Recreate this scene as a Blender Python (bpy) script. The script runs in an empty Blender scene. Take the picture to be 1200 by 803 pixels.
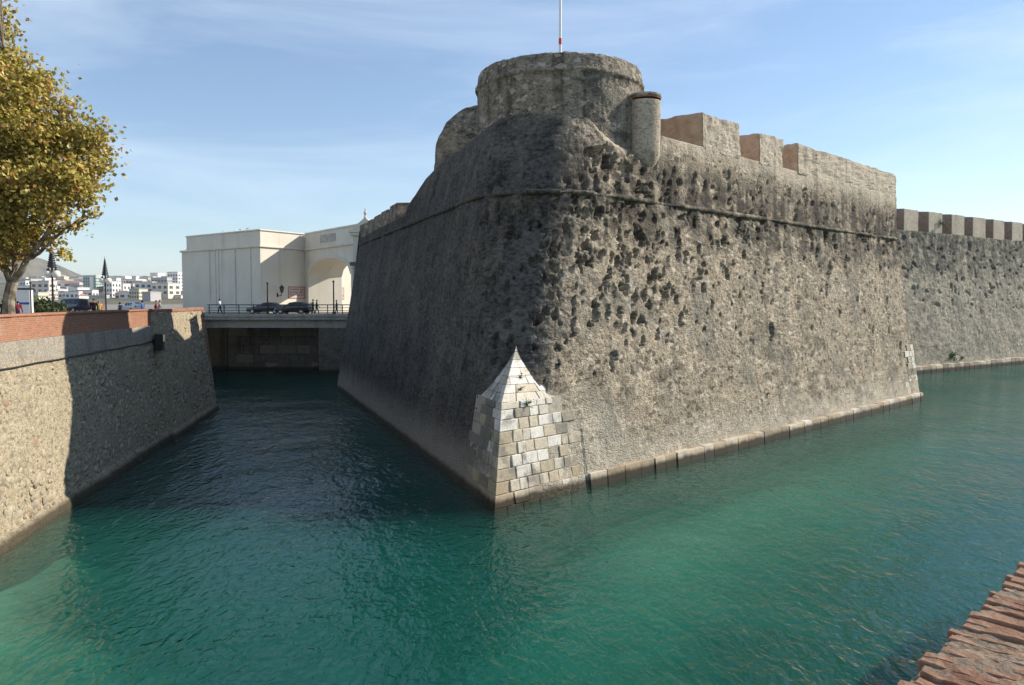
import bpy, bmesh, math, random
import numpy as np
from mathutils import Vector, Matrix

R = math.radians
sc = bpy.context.scene
col = sc.collection
random.seed(7)
RNG = np.random.default_rng(11)

# ---------------------------------------------------------------- camera
F = 920.0                      # focal length in pixels of the 1200 px wide photograph
PITCH = math.atan(49.5 / F)
H = 8.0                        # eye height above the water
cam_d = bpy.data.cameras.new("camera")
cam_d.sensor_width = 36.0
cam_d.lens = F / 1200.0 * 36.0
cam_d.clip_start = 0.05
cam_d.clip_end = 20000
cam = bpy.data.objects.new("camera", cam_d)
col.objects.link(cam)
cam.location = (0, 0, H)
cam.rotation_euler = (R(90) - PITCH, 0, 0)
sc.camera = cam

# ---------------------------------------------------------------- sky and sun
SUN_EL = 30.5                  # degrees above the horizon
SUN_AZ = 17.5                  # degrees from +X towards +Y
sdir = Vector((math.cos(R(SUN_EL)) * math.cos(R(SUN_AZ)), math.cos(R(SUN_EL)) * math.sin(R(SUN_AZ)), math.sin(R(SUN_EL))))
world = bpy.data.worlds.new("World")
sc.world = world
world.use_nodes = True
wn = world.node_tree.nodes
wl = world.node_tree.links
wn.clear()
w_out = wn.new("ShaderNodeOutputWorld")
w_bg = wn.new("ShaderNodeBackground")
w_bg.inputs["Strength"].default_value = 0.115
w_sky = wn.new("ShaderNodeTexSky")
w_sky.sky_type = 'NISHITA'
w_sky.sun_disc = False
w_sky.sun_elevation = R(SUN_EL)
w_sky.sun_rotation = math.atan2(sdir.x, sdir.y)
w_sky.altitude = 0
w_sky.air_density = 1.0
w_sky.dust_density = 0.0
w_sky.ozone_density = 3.0
# thin cirrus: stretched noise mixed into the sky
w_tc = wn.new("ShaderNodeTexCoord")
w_map = wn.new("ShaderNodeMapping")
w_map.inputs["Rotation"].default_value = (R(8), R(-6), R(12))
w_map.inputs["Scale"].default_value = (1.1, 1.6, 7.0)
w_noise = wn.new("ShaderNodeTexNoise")
w_noise.inputs["Scale"].default_value = 1.9
w_noise.inputs["Detail"].default_value = 7
w_noise.inputs["Roughness"].default_value = 0.58
w_noise.inputs["Distortion"].default_value = 0.5
w_ramp = wn.new("ShaderNodeValToRGB")
w_ramp.color_ramp.elements[0].position = 0.40
w_ramp.color_ramp.elements[0].color = (0.07, 0.07, 0.07, 1)
w_ramp.color_ramp.elements[1].position = 0.74
w_ramp.color_ramp.elements[1].color = (0.44, 0.44, 0.44, 1)
w_mix = wn.new("ShaderNodeMix")
w_mix.data_type = 'RGBA'
w_mix.inputs["B"].default_value = (6.4, 7.3, 8.4, 1)
wl.new(w_tc.outputs["Generated"], w_map.inputs["Vector"])
wl.new(w_map.outputs["Vector"], w_noise.inputs["Vector"])
wl.new(w_noise.outputs["Fac"], w_ramp.inputs["Fac"])
wl.new(w_ramp.outputs["Color"], w_mix.inputs["Factor"])
wl.new(w_sky.outputs["Color"], w_mix.inputs["A"])
wl.new(w_mix.outputs["Result"], w_bg.inputs["Color"])
wl.new(w_bg.outputs["Background"], w_out.inputs["Surface"])

sun_d = bpy.data.lights.new("sun", 'SUN')
sun_d.energy = 5.0
sun_d.angle = R(0.5)
sun_d.color = (1.0, 0.93, 0.82)
sun = bpy.data.objects.new("sun", sun_d)
col.objects.link(sun)
sun.location = (60, 10, 60)
sun.rotation_euler = sdir.to_track_quat('Z', 'Y').to_euler()

vs = sc.view_settings
vs.view_transform = 'Standard'
vs.look = 'None'
vs.exposure = 0.45
vs.gamma = 1.0
sc.cycles.use_denoising = True
sc.cycles.use_adaptive_sampling = True
sc.cycles.adaptive_threshold = 0.02
sc.cycles.max_bounces = 6
sc.cycles.diffuse_bounces = 3
sc.cycles.glossy_bounces = 3
sc.cycles.transmission_bounces = 4
sc.cycles.transparent_max_bounces = 8
sc.cycles.caustics_reflective = False
sc.cycles.caustics_refractive = False

# ---------------------------------------------------------------- pixels to places
def ray(x, y):
    a = (x - 600) / F
    b = (401.5 - y) / F
    return Vector((a, math.cos(PITCH) + b * math.sin(PITCH), -math.sin(PITCH) + b * math.cos(PITCH)))
def at_z(x, y, z):             # where the line of sight meets a level z
    r = ray(x, y)
    return Vector((0, 0, H)) + r * ((z - H) / r.z)
def at_d(x, y, d):             # where it is d metres out
    r = ray(x, y)
    return Vector((0, 0, H)) + r * (d / r.y)

# ---------------------------------------------------------------- object helpers
def tag(o, label=None, cat=None, group=None, kind=None):
    if label: o["label"] = label
    if cat: o["category"] = cat
    if group: o["group"] = group
    if kind: o["kind"] = kind
    return o
def empty(name, label, cat, loc=(0, 0, 0), rz=0, group=None):
    o = bpy.data.objects.new(name, None)
    col.objects.link(o)
    o.location = loc
    o.rotation_euler = (0, 0, rz)
    o.empty_display_size = 0.2
    return tag(o, label, cat, group)
def link(name, me, mat=None, parent=None):
    o = bpy.data.objects.new(name, me)
    col.objects.link(o)
    if mat is not None and len(me.materials) == 0:
        me.materials.append(mat)
    if parent: o.parent = parent
    return o
def pymesh(name, verts, faces, mat=None, parent=None, smooth=False):
    me = bpy.data.meshes.new(name)
    me.from_pydata([tuple(v) for v in verts], [], faces)
    me.validate()
    if smooth:
        me.polygons.foreach_set("use_smooth", [True] * len(me.polygons))
    me.update()
    return link(name, me, mat, parent)
def bm_obj(name, bm, mat=None, parent=None, smooth=False):
    bmesh.ops.recalc_face_normals(bm, faces=bm.faces)
    me = bpy.data.meshes.new(name)
    bm.to_mesh(me)
    bm.free()
    if smooth:
        me.polygons.foreach_set("use_smooth", [True] * len(me.polygons))
    return link(name, me, mat, parent)
def copy_obj(o, parent=None, loc=None, rz=None):
    c = o.copy()
    col.objects.link(c)
    c.parent = parent
    if loc is not None: c.location = loc
    if rz is not None: c.rotation_euler = (0, 0, rz)
    for ch in list(o.children):
        copy_obj(ch, c)
    return c

def b_box(bm, lo, hi, bev=0.0, M=None):
    r = bmesh.ops.create_cube(bm, size=1.0)
    vs_ = r["verts"]
    for v in vs_:
        v.co = Vector([lo[i] + (v.co[i] + 0.5) * (hi[i] - lo[i]) for i in range(3)])
    if bev > 0:
        es = list({e for v in vs_ for e in v.link_edges})
        rr = bmesh.ops.bevel(bm, geom=es, offset=bev, segments=1, affect='EDGES', profile=0.5)
        vs_ = list({v for f in rr["faces"] for v in f.verts} | {v for v in vs_ if v.is_valid})
    if M is not None:
        for v in vs_: v.co = M @ v.co
    return vs_
def b_tube(bm, pts, rad, seg=8, cap=True):
    pts = [Vector(p) for p in pts]
    n = len(pts)
    rads = rad if isinstance(rad, (list, tuple)) else [rad] * n
    rings = []
    up = Vector((0, 0, 1))
    for i, p in enumerate(pts):
        t = (pts[min(i + 1, n - 1)] - pts[max(i - 1, 0)])
        t = t.normalized() if t.length > 1e-6 else Vector((0, 0, 1))
        ref = up if abs(t.dot(up)) < 0.95 else Vector((1, 0, 0))
        a = t.cross(ref).normalized()
        b = t.cross(a)
        rings.append([bm.verts.new(p + (a * math.cos(2 * math.pi * k / seg) + b * math.sin(2 * math.pi * k / seg)) * rads[i]) for k in range(seg)])
    for i in range(n - 1):
        for k in range(seg):
            bm.faces.new((rings[i][k], rings[i][(k + 1) % seg], rings[i + 1][(k + 1) % seg], rings[i + 1][k]))
    if cap:
        bm.faces.new(rings[0])
        bm.faces.new(rings[-1])
def b_lathe(bm, prof, seg=16, c=(0, 0, 0)):
    rings = []
    for r_, z in prof:
        rings.append([bm.verts.new((c[0] + r_ * math.cos(2 * math.pi * k / seg), c[1] + r_ * math.sin(2 * math.pi * k / seg), c[2] + z)) for k in range(seg)])
    for i in range(len(rings) - 1):
        for k in range(seg):
            bm.faces.new((rings[i][k], rings[i][(k + 1) % seg], rings[i + 1][(k + 1) % seg], rings[i + 1][k]))
    bm.faces.new(rings[0]); bm.faces.new(rings[-1])
def b_prism(bm, lo, hi):       # two vertex rings joined
    a = [bm.verts.new(p) for p in lo]
    b = [bm.verts.new(p) for p in hi]
    n = len(a)
    bm.faces.new(a); bm.faces.new(b)
    for i in range(n):
        bm.faces.new((a[i], a[(i + 1) % n], b[(i + 1) % n], b[i]))
    return a + b

# ---------------------------------------------------------------- numpy noise
def _hash(ix, iy, iz, seed):
    h = (ix.astype(np.int64) * 374761393 + iy.astype(np.int64) * 668265263 + iz.astype(np.int64) * 2147483647 + seed * 1274126177) & 0xFFFFFFFF
    h = ((h ^ (h >> 13)) * 1274126177) & 0xFFFFFFFF
    h = ((h ^ (h >> 16)) * 2246822519) & 0xFFFFFFFF
    return ((h ^ (h >> 15)) & 0xFFFF) / 65535.0
def vnoise(p, seed=0):
    i = np.floor(p)
    f = p - i
    f = f * f * (3 - 2 * f)
    i = i.astype(np.int64)
    out = 0
    for dx in (0, 1):
        for dy in (0, 1):
            for dz in (0, 1):
                w = (f[:, 0] if dx else 1 - f[:, 0]) * (f[:, 1] if dy else 1 - f[:, 1]) * (f[:, 2] if dz else 1 - f[:, 2])
                out = out + w * _hash(i[:, 0] + dx, i[:, 1] + dy, i[:, 2] + dz, seed)
    return out * 2 - 1
def fbm(p, scale, octv=4, seed=0, gain=0.55):
    p = np.asarray(p, dtype=float) * scale
    a, s, t = 1.0, 0, 0
    for k in range(octv):
        s = s + a * vnoise(p + 17.3 * k, seed + k)
        t += a
        a *= gain
        p = p * 2.03
    return s / t

# ---------------------------------------------------------------- materials
class NT:
    def __init__(s, name):
        s.m = bpy.data.materials.new(name)
        s.m.use_nodes = True
        s.t = s.m.node_tree
        s.t.nodes.clear()
        s.out = s.t.nodes.new("ShaderNodeOutputMaterial")
    def put(s, sock, v):
        if isinstance(v, bpy.types.NodeSocket): s.t.links.new(v, sock)
        elif isinstance(v, (tuple, list)):
            sock.default_value = tuple(v) + (1,) if (len(v) == 3 and sock.type == 'RGBA') else v
        else: sock.default_value = v
    def n(s, typ, props=None, **ins):
        nd = s.t.nodes.new("ShaderNode" + typ)
        for k, v in (props or {}).items(): setattr(nd, k, v)
        for k, v in ins.items(): s.put(nd.inputs[k.replace("_", " ")], v)
        return nd
    def pos(s): return s.n("NewGeometry").outputs["Position"]
    def objc(s): return s.n("TexCoord").outputs["Object"]
    def uv(s): return s.n("TexCoord").outputs["UV"]
    def mapv(s, vec, scale=(1, 1, 1), loc=(0, 0, 0), rot=(0, 0, 0)):
        return s.n("Mapping", Vector=vec, Scale=scale, Location=loc, Rotation=rot).outputs[0]
    def noise(s, vec, scale, detail=4, rough=0.55, dist=0.0):
        return s.n("TexNoise", Vector=vec, Scale=scale, Detail=detail, Roughness=rough, Distortion=dist).outputs["Fac"]
    def vor(s, vec, scale, out="Distance", feature='F1', rand=1.0):
        return s.n("TexVoronoi", {"feature": feature}, Vector=vec, Scale=scale, Randomness=rand).outputs[out]
    def ramp(s, fac, stops, interp='LINEAR'):
        nd = s.n("ValToRGB", Fac=fac)
        cr = nd.color_ramp
        cr.interpolation = interp
        while len(cr.elements) < len(stops): cr.elements.new(0.5)
        for e, (p_, c_) in zip(cr.elements, stops):
            e.position = p_
            e.color = (c_, c_, c_, 1) if isinstance(c_, (int, float)) else tuple(c_) + (1,)
        return nd.outputs["Color"]
    def step(s, v, a, b):
        return s.n("MapRange", {"interpolation_type": 'SMOOTHSTEP'}, Value=v, **{"From_Min": a, "From_Max": b}).outputs[0]
    def math(s, op, a, b=0.0):
        nd = s.n("Math", {"operation": op})
        s.put(nd.inputs[0], a); s.put(nd.inputs[1], b)
        return nd.outputs[0]
    def mix(s, fac, a, b, mode='MIX'):
        nd = s.n("Mix", {"data_type": 'RGBA', "blend_type": mode})
        s.put(nd.inputs["Factor"], fac)
        s.put(nd.inputs["A"], a); s.put(nd.inputs["B"], b)
        return nd.outputs["Result"]
    def bump(s, h, strength=0.5, dist=0.05, normal=None):
        kw = dict(Height=h, Strength=strength, Distance=dist)
        if normal is not None: kw["Normal"] = normal
        return s.n("Bump", **kw).outputs[0]
    def fin(s, color, rough=0.9, normal=None, spec=0.25, metal=0.0, **kw):
        b = s.n("BsdfPrincipled", Base_Color=color, Roughness=rough, Metallic=metal)
        b.inputs["Specular IOR Level"].default_value = spec
        if normal is not None: s.put(b.inputs["Normal"], normal)
        for k, v in kw.items(): s.put(b.inputs[k.replace("_", " ")], v)
        s.t.links.new(b.outputs[0], s.out.inputs["Surface"])
        return s.m
    def z(s): return s.n("SeparateXYZ", Vector=s.pos()).outputs["Z"]

def simple(name, c, rough=0.6, var=0.12, scale=6.0, spec=0.3, metal=0.0, bump=0.0):
    t = NT(name)
    nz = t.noise(t.objc(), scale, 5)
    c2 = t.mix(t.ramp(nz, [(0.3, 0.0), (0.7, 1.0)]), tuple(x * (1 - var) for x in c), tuple(min(1, x * (1 + var)) for x in c))
    nm = t.bump(nz, bump, 0.02) if bump else None
    return t.fin(c2, rough, nm, spec, metal)

def rubble(name, light, mid, dark, crust=0.5, cell=4.5, streak=0.6, plaster=None, tide=True, bumpd=0.05, bleach=0.0, crust_band=None, grain=15.0, crust_shade=0.0, patchy=0.0):
    """old rubble masonry: cells of stone in worn mortar, black crust, rain streaks, tide line"""
    t = NT(name)
    p = t.pos()
    pz = p
    p = t.mapv(p, (0.62, 0.62, 1.0))           # stones lie longer than they are high
    wob = t.n("TexNoise", Vector=p, Scale=2.2, Detail=3).outputs["Color"]
    pw = t.n("VectorMath", {"operation": 'MULTIPLY_ADD'})
    t.put(pw.inputs[0], wob); pw.inputs[1].default_value = (0.25, 0.25, 0.25); t.put(pw.inputs[2], p)
    pw = pw.outputs[0]
    cells = t.n("SeparateColor", Color=t.vor(pw, cell, "Color")).outputs[0]
    edge = t.vor(pw, cell, "Distance", 'DISTANCE_TO_EDGE')
    big = t.noise(p, 0.22, 6, 0.6)
    med = t.noise(p, 1.3, 6, 0.62)
    fine = t.noise(p, grain, 4, 0.7)
    grit = t.noise(p, grain * 0.42, 4, 0.7)
    c = t.mix(t.ramp(big, [(0.36, 0.0), (0.64, 1.0)]), mid, light)
    c = t.mix(t.ramp(cells, [(0.0, 0.0), (1.0, 0.55)]), c, t.mix(cells, dark, light))
    c = t.mix(t.math('MULTIPLY', t.step(fine, 0.50, 0.66), 0.6), c, tuple(min(1, x * 1.25) for x in light))
    c = t.mix(t.math('MULTIPLY', t.step(fine, 0.50, 0.36), 0.7), c, dark)
    c = t.mix(t.math('MULTIPLY', t.step(grit, 0.47, 0.36), 0.65), c, dark)
    c = t.mix(t.math('MULTIPLY', t.step(grit, 0.55, 0.66), 0.4), c, light)
    p = pz
    z = t.n("SeparateXYZ", Vector=p).outputs["Z"]
    sk = t.noise(t.mapv(p, (1, 1, 0.07)), 0.9, 6, 0.65)
    skm = t.math('MULTIPLY', t.step(sk, 0.50, 0.68), streak)
    c = t.mix(skm, c, tuple(x * 0.45 for x in dark))
    if patchy:
        fk = t.n("SeparateColor", Color=t.vor(t.mapv(pw, (1, 1, 1), (3.1, 1.7, 0.4)), 5.5, "Color")).outputs[1]
        c = t.mix(t.math('MULTIPLY', t.step(fk, 0.86, 0.95), 0.55 * patchy), c, (0.62, 0.55, 0.44))
        c = t.mix(t.math('MULTIPLY', t.step(fk, 0.16, 0.06), 0.7 * patchy), c, tuple(x * 0.6 for x in dark))
        pt_ = t.noise(t.mapv(p, (1, 1, 0.8), (7.7, 2.1, 0)), 0.42, 6, 0.68)
        c = t.mix(t.math('MULTIPLY', t.step(pt_, 0.50, 0.62), 0.6 * patchy), c, t.mix(grit, (0.09, 0.083, 0.07), (0.27, 0.245, 0.20)))
        c = t.mix(t.math('MULTIPLY', t.step(pt_, 0.44, 0.32), 0.45 * patchy), c, t.mix(grit, (0.30, 0.235, 0.16), (0.56, 0.46, 0.33)))
    cr = t.math('MULTIPLY', t.step(t.math('ADD', t.math('MULTIPLY', med, 0.6), t.math('MULTIPLY', big, 0.5)), 0.53, 0.68), crust)
    c = t.mix(cr, c, tuple(x * 0.5 for x in dark))
    if crust_band:
        z0, z1, z2, z3, k = crust_band
        zz = t.math('ADD', z, t.math('MULTIPLY', t.math('SUBTRACT', med, 0.5), 2.5))
        b = t.math('MULTIPLY', t.step(zz, z0, z1), t.step(zz, z3, z2))
        b = t.math('MULTIPLY', b, t.math('MULTIPLY', t.step(t.math('ADD', t.math('MULTIPLY', sk, 0.6), t.math('MULTIPLY', med, 0.5)), 0.42, 0.62), k))
        c = t.mix(b, c, tuple(x * 0.5 for x in dark))
    if crust_shade:                                  # patchy black crust, its colour deepened with the left face's shade to the terminator
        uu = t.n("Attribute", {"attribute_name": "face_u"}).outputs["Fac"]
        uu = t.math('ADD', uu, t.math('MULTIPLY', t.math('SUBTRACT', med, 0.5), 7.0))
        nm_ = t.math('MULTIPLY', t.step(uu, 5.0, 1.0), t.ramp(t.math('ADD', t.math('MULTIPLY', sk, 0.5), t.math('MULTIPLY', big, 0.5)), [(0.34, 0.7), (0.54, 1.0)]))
        c = t.mix(t.math('MULTIPLY', nm_, crust_shade), c, t.mix(t.step(t.math('ADD', t.math('MULTIPLY', grit, 0.6), t.math('MULTIPLY', med, 0.4)), 0.38, 0.62), (0.02, 0.02, 0.02), (0.115, 0.105, 0.092)))
    if plaster:
        pc, pz0, pz1 = plaster
        zz = t.math('ADD', z, t.math('MULTIPLY', t.math('SUBTRACT', t.noise(t.mapv(p, (1, 1, 0.3)), 0.8, 5), 0.5), 3.2))
        pm = t.math('MULTIPLY', t.step(zz, pz0, pz1), 0.85)
        pm = t.math('MULTIPLY', pm, t.step(t.n("Attribute", {"attribute_name": "face_u"}).outputs["Fac"], 9.2, 10.2))
        pcol = t.mix(t.step(fine, 0.35, 0.7), tuple(x * 0.8 for x in pc), pc)
        pcol = t.mix(t.math('MULTIPLY', t.step(sk, 0.5, 0.7), 0.6), pcol, tuple(x * 0.35 for x in pc))
        pcol = t.mix(t.math('MULTIPLY', t.step(med, 0.55, 0.7), 0.45), pcol, mid)
        c = t.mix(pm, c, pcol)
    if bleach:
        zz = t.math('ADD', z, t.math('MULTIPLY', t.math('SUBTRACT', med, 0.5), 2.0))
        c = t.mix(t.math('MULTIPLY', t.step(zz, 2.6, 0.6), bleach), c, (0.50, 0.44, 0.35))
    if crust_shade:                                  # lime-whitened wall beside the corner repair
        uu2 = t.n("Attribute", {"attribute_name": "face_u"}).outputs["Fac"]
        lm = t.math('MULTIPLY', t.step(uu2, 10.5, 5.0), t.math('MULTIPLY', t.step(uu2, 2.0, 3.5), t.step(z, 4.6, 2.0)))
        lm = t.math('MULTIPLY', lm, t.step(t.math('ADD', t.math('MULTIPLY', med, 0.5), t.math('MULTIPLY', big, 0.5)), 0.44, 0.58))
        c = t.mix(t.math('MULTIPLY', lm, 0.75), c, t.mix(grit, (0.45, 0.40, 0.32), (0.66, 0.61, 0.52)))
    if tide:
        zz = t.math('ADD', z, t.math('MULTIPLY', t.math('SUBTRACT', med, 0.5), 0.25))
        c = t.mix(t.math('MULTIPLY', t.step(zz, 0.48, 0.16), 0.9), c, (0.045, 0.036, 0.022))
    hgt = t.math('ADD', t.math('MULTIPLY', fine, 0.6), t.math('MULTIPLY', t.step(edge, 0.0, 0.16), 0.35))
    hgt = t.math('ADD', hgt, t.math('MULTIPLY', grit, 1.1))
    return t.fin(c, 0.93, t.bump(hgt, 0.9, bumpd), 0.15)

def ashlar(name, c, tide=True, z_hi=0.46):
    t = NT(name)
    p = t.pos()
    n1 = t.noise(p, 1.6, 5, 0.6)
    n2 = t.noise(p, 11, 5, 0.65)
    cc = t.mix(t.ramp(n1, [(0.35, 0.0), (0.65, 1.0)]), tuple(x * 0.78 for x in c), c)
    cc = t.mix(t.math('MULTIPLY', t.step(n2, 0.55, 0.35), 0.5), cc, tuple(x * 0.5 for x in c))
    cc = t.mix(t.math('MULTIPLY', t.step(t.noise(t.mapv(p, (1, 1, 0.15)), 2.0, 4), 0.55, 0.72), 0.4), cc, (0.13, 0.115, 0.09))
    wt = t.math('ADD', t.math('MULTIPLY', t.noise(p, 0.55, 5, 0.65), 0.7), t.math('MULTIPLY', n1, 0.3))
    cc = t.mix(t.math('MULTIPLY', t.step(wt, 0.49, 0.58), 0.72), cc, t.mix(n2, (0.10, 0.092, 0.08), (0.26, 0.235, 0.20)))
    if tide:
        z = t.n("SeparateXYZ", Vector=p).outputs["Z"]
        zz = t.math('ADD', z, t.math('MULTIPLY', t.math('SUBTRACT', n1, 0.5), 0.3))
        cc = t.mix(t.math('MULTIPLY', t.step(zz, 1.3, 0.5), 0.25), cc, (0.42, 0.27, 0.14))
        cc = t.mix(t.math('MULTIPLY', t.step(zz, z_hi, z_hi - 0.26), 0.94), cc, (0.032, 0.025, 0.016))
    return t.fin(cc, 0.9, t.bump(n2, 0.6, 0.03), 0.2)

MAT = {}
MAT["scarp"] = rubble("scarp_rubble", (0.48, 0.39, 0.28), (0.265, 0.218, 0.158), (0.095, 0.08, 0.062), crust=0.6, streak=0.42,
                      plaster=((0.56, 0.475, 0.365), 15.3, 16.6), crust_band=(9.8, 12.3, 14.4, 16.0, 0.9), bleach=0.5, cell=6.0, crust_shade=0.95, patchy=1.0)
MAT["tower"] = rubble("tower_masonry", (0.36, 0.305, 0.235), (0.22, 0.19, 0.148), (0.075, 0.067, 0.056), crust=0.75, streak=0.85, tide=False, cell=5.0, patchy=0.8)
MAT["merlon"] = rubble("merlon_plaster", (0.53, 0.45, 0.345), (0.43, 0.365, 0.28), (0.17, 0.145, 0.115), crust=0.22, streak=0.55, tide=False, cell=2.6, bumpd=0.025)
MAT["cheek"] = simple("cheek_render", (0.52, 0.37, 0.255), 0.9, 0.2, 2.0, 0.15, bump=0.2)
MAT["curtain"] = rubble("curtain_rubble", (0.40, 0.35, 0.265), (0.26, 0.23, 0.175), (0.105, 0.10, 0.082), crust=0.5, streak=0.3, cell=2.8, crust_band=(9.5, 12.5, 15.5, 16.4, 0.8), bleach=0.25, patchy=0.7)
MAT["quay"] = rubble("quay_rubble", (0.43, 0.36, 0.25), (0.33, 0.275, 0.185), (0.12, 0.10, 0.07), crust=0.12, streak=0.2, cell=3.2, bumpd=0.03)
MAT["bank"] = rubble("bridge_masonry", (0.20, 0.18, 0.145), (0.14, 0.125, 0.10), (0.06, 0.054, 0.046), crust=0.35, streak=0.5, cell=1.2, bumpd=0.02)
PALE = [ashlar("ashlar_%d" % i, c) for i, c in enumerate([(0.70, 0.63, 0.51), (0.63, 0.54, 0.41), (0.50, 0.42, 0.30), (0.38, 0.33, 0.255), (0.27, 0.235, 0.185), (0.80, 0.75, 0.66)])]
MAT["mortar"] = ashlar("mortar", (0.48, 0.42, 0.33))
# ================================================================ the bastion
C0 = at_z(580, 598, 0); RE = at_z(1078, 468, 0); LE = at_z(395, 455, 0)
C2 = np.array([C0.x, C0.y])
dR = np.array([RE.x - C0.x, RE.y - C0.y]); LEN_R = float(np.hypot(*dR)); dR /= LEN_R
dL = np.array([LE.x - C0.x, LE.y - C0.y]); LEN_L = float(np.hypot(*dL)); dL /= LEN_L
nR = np.array([-dR[1], dR[0]])                 # inward normals
nL = np.array([dL[1], -dL[0]])
BIS = dR + dL; BIS /= np.hypot(*BIS)
HALF = math.acos(float(np.clip(BIS @ dR, -1, 1)))
SH, TH = math.sin(HALF), math.tan(HALF)
ANG_L = math.atan2(-nL[1], -nL[0]); ANG_R = math.atan2(-nR[1], -nR[0])
BAT = 2.1 / 13.0                               # batter
ZC = 13.0                                      # cordon level

def r_of(z):
    return np.where(z < ZC, 1.3 + np.clip(z, 0, ZC) / ZC * 2.7, 4.0)
def outline(u, a, r):
    """plan point at signed length u along the faces from the corner, a metres inside them, corner rounded to radius r"""
    u, a, r = np.broadcast_arrays(np.asarray(u, float), np.asarray(a, float), np.asarray(r, float))
    t0 = a / TH + r / TH
    d = np.where(u[..., None] >= 0, dR, dL); n = np.where(u[..., None] >= 0, nR, nL)
    lin = C2 + d * np.abs(u)[..., None] + n * a[..., None]
    fr = np.clip(u / t0, -1, 1)
    ang = (ANG_L + ANG_R) / 2 + fr * (ANG_R - ANG_L) / 2
    cen = C2 + BIS * ((a + r) / SH)[..., None]
    arc = cen + np.stack([np.cos(ang), np.sin(ang)], -1) * r[..., None]
    return np.where((np.abs(u) >= t0)[..., None], lin, arc)
def on_right(px, py, z_guess=10.0):
    """u, z on the right face seen at a pixel"""
    rr = ray(px, py)
    z = z_guess
    for _ in range(12):
        a = BAT * min(z, ZC)
        q = C2 + nR * a                        # line q + dR u ; ray (rr.x, rr.y) t
        det = dR[0] * (-rr.y) + dR[1] * rr.x
        u = (-q[0] * (-rr.y) + (-q[1]) * rr.x) / det
        d = (q[1] + dR[1] * u)
        z = H + rr.z / rr.y * d
    return u, z

# --- craters: those that can be picked out, then smaller ones at random
CR = []
for cx, cy, rad in [(105,140,18),(165,150,13),(235,148,12),(215,180,14),(278,220,24),(335,230,13),(245,280,15),(100,210,11),(155,360,20),(230,345,12),
        (155,450,20),(95,480,21),(190,505,14),(150,540,18),(80,535,18),(120,540,13),(210,565,17),(255,620,15),(298,650,17),(345,685,16),(288,725,17),
        (320,730,15),(168,685,11),(148,750,13),(315,455,26),(270,440,14),(360,390,17),(385,330,13),(405,305,15),(455,385,17),(440,440,17),(465,510,14),
        (438,512,12),(500,590,17),(530,545,10),(600,465,19),(665,510,14),(540,575,10),(610,585,11),(650,650,9),(725,640,10),(630,540,13),(575,410,14),
        (640,400,10),(710,430,12),(690,370,11),(700,325,11),(180,630,9),(200,625,9),(260,490,11),(245,460,10),(300,510,13),(380,590,13),(450,270,13),
        (415,270,12),(495,265,10),(570,320,11),(730,400,12),(62,420,14),(70,300,12),(130,290,14),(285,340,14),(190,250,11),(330,300,12),(120,330,13)]:
    u, z = on_right(640 + cx / 2.87, 120 + cy / 2.87)
    d_ = C2[1] + dR[1] * u
    s = rad / 2.87 * d_ / F
    CR.append((u, z, s * random.uniform(0.95, 1.3), s * random.uniform(0.9, 1.25), random.uniform(0.28, 0.5)))
for k in range(620):
    u = random.uniform(1.0, LEN_R - 1) if random.random() < 0.85 else random.uniform(-9, 1)
    zz = 10.0 + random.gauss(0, 2.7) + (0.8 if u > 20 else 0)
    if zz < 4.0 or zz > 15.2: continue
    if random.random() > float(np.interp(u, [2, 14, 24, 46], [1.0, 0.9, 0.5, 0.4])): continue
    s = random.uniform(0.07, 0.2) if random.random() < 0.8 else random.uniform(0.18, 0.32)
    CR.append((u, zz, s, s * random.uniform(0.9, 1.7), random.uniform(0.10, 0.28)))
for k in range(150):                           # ragged band of lost stone below the parapet
    u = random.uniform(6.0, LEN_R - 1); s = random.uniform(0.08, 0.24)
    CR.append((u, random.uniform(12.0, 15.4), s, s * random.uniform(1.0, 2.2), random.uniform(0.10, 0.26)))

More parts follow.
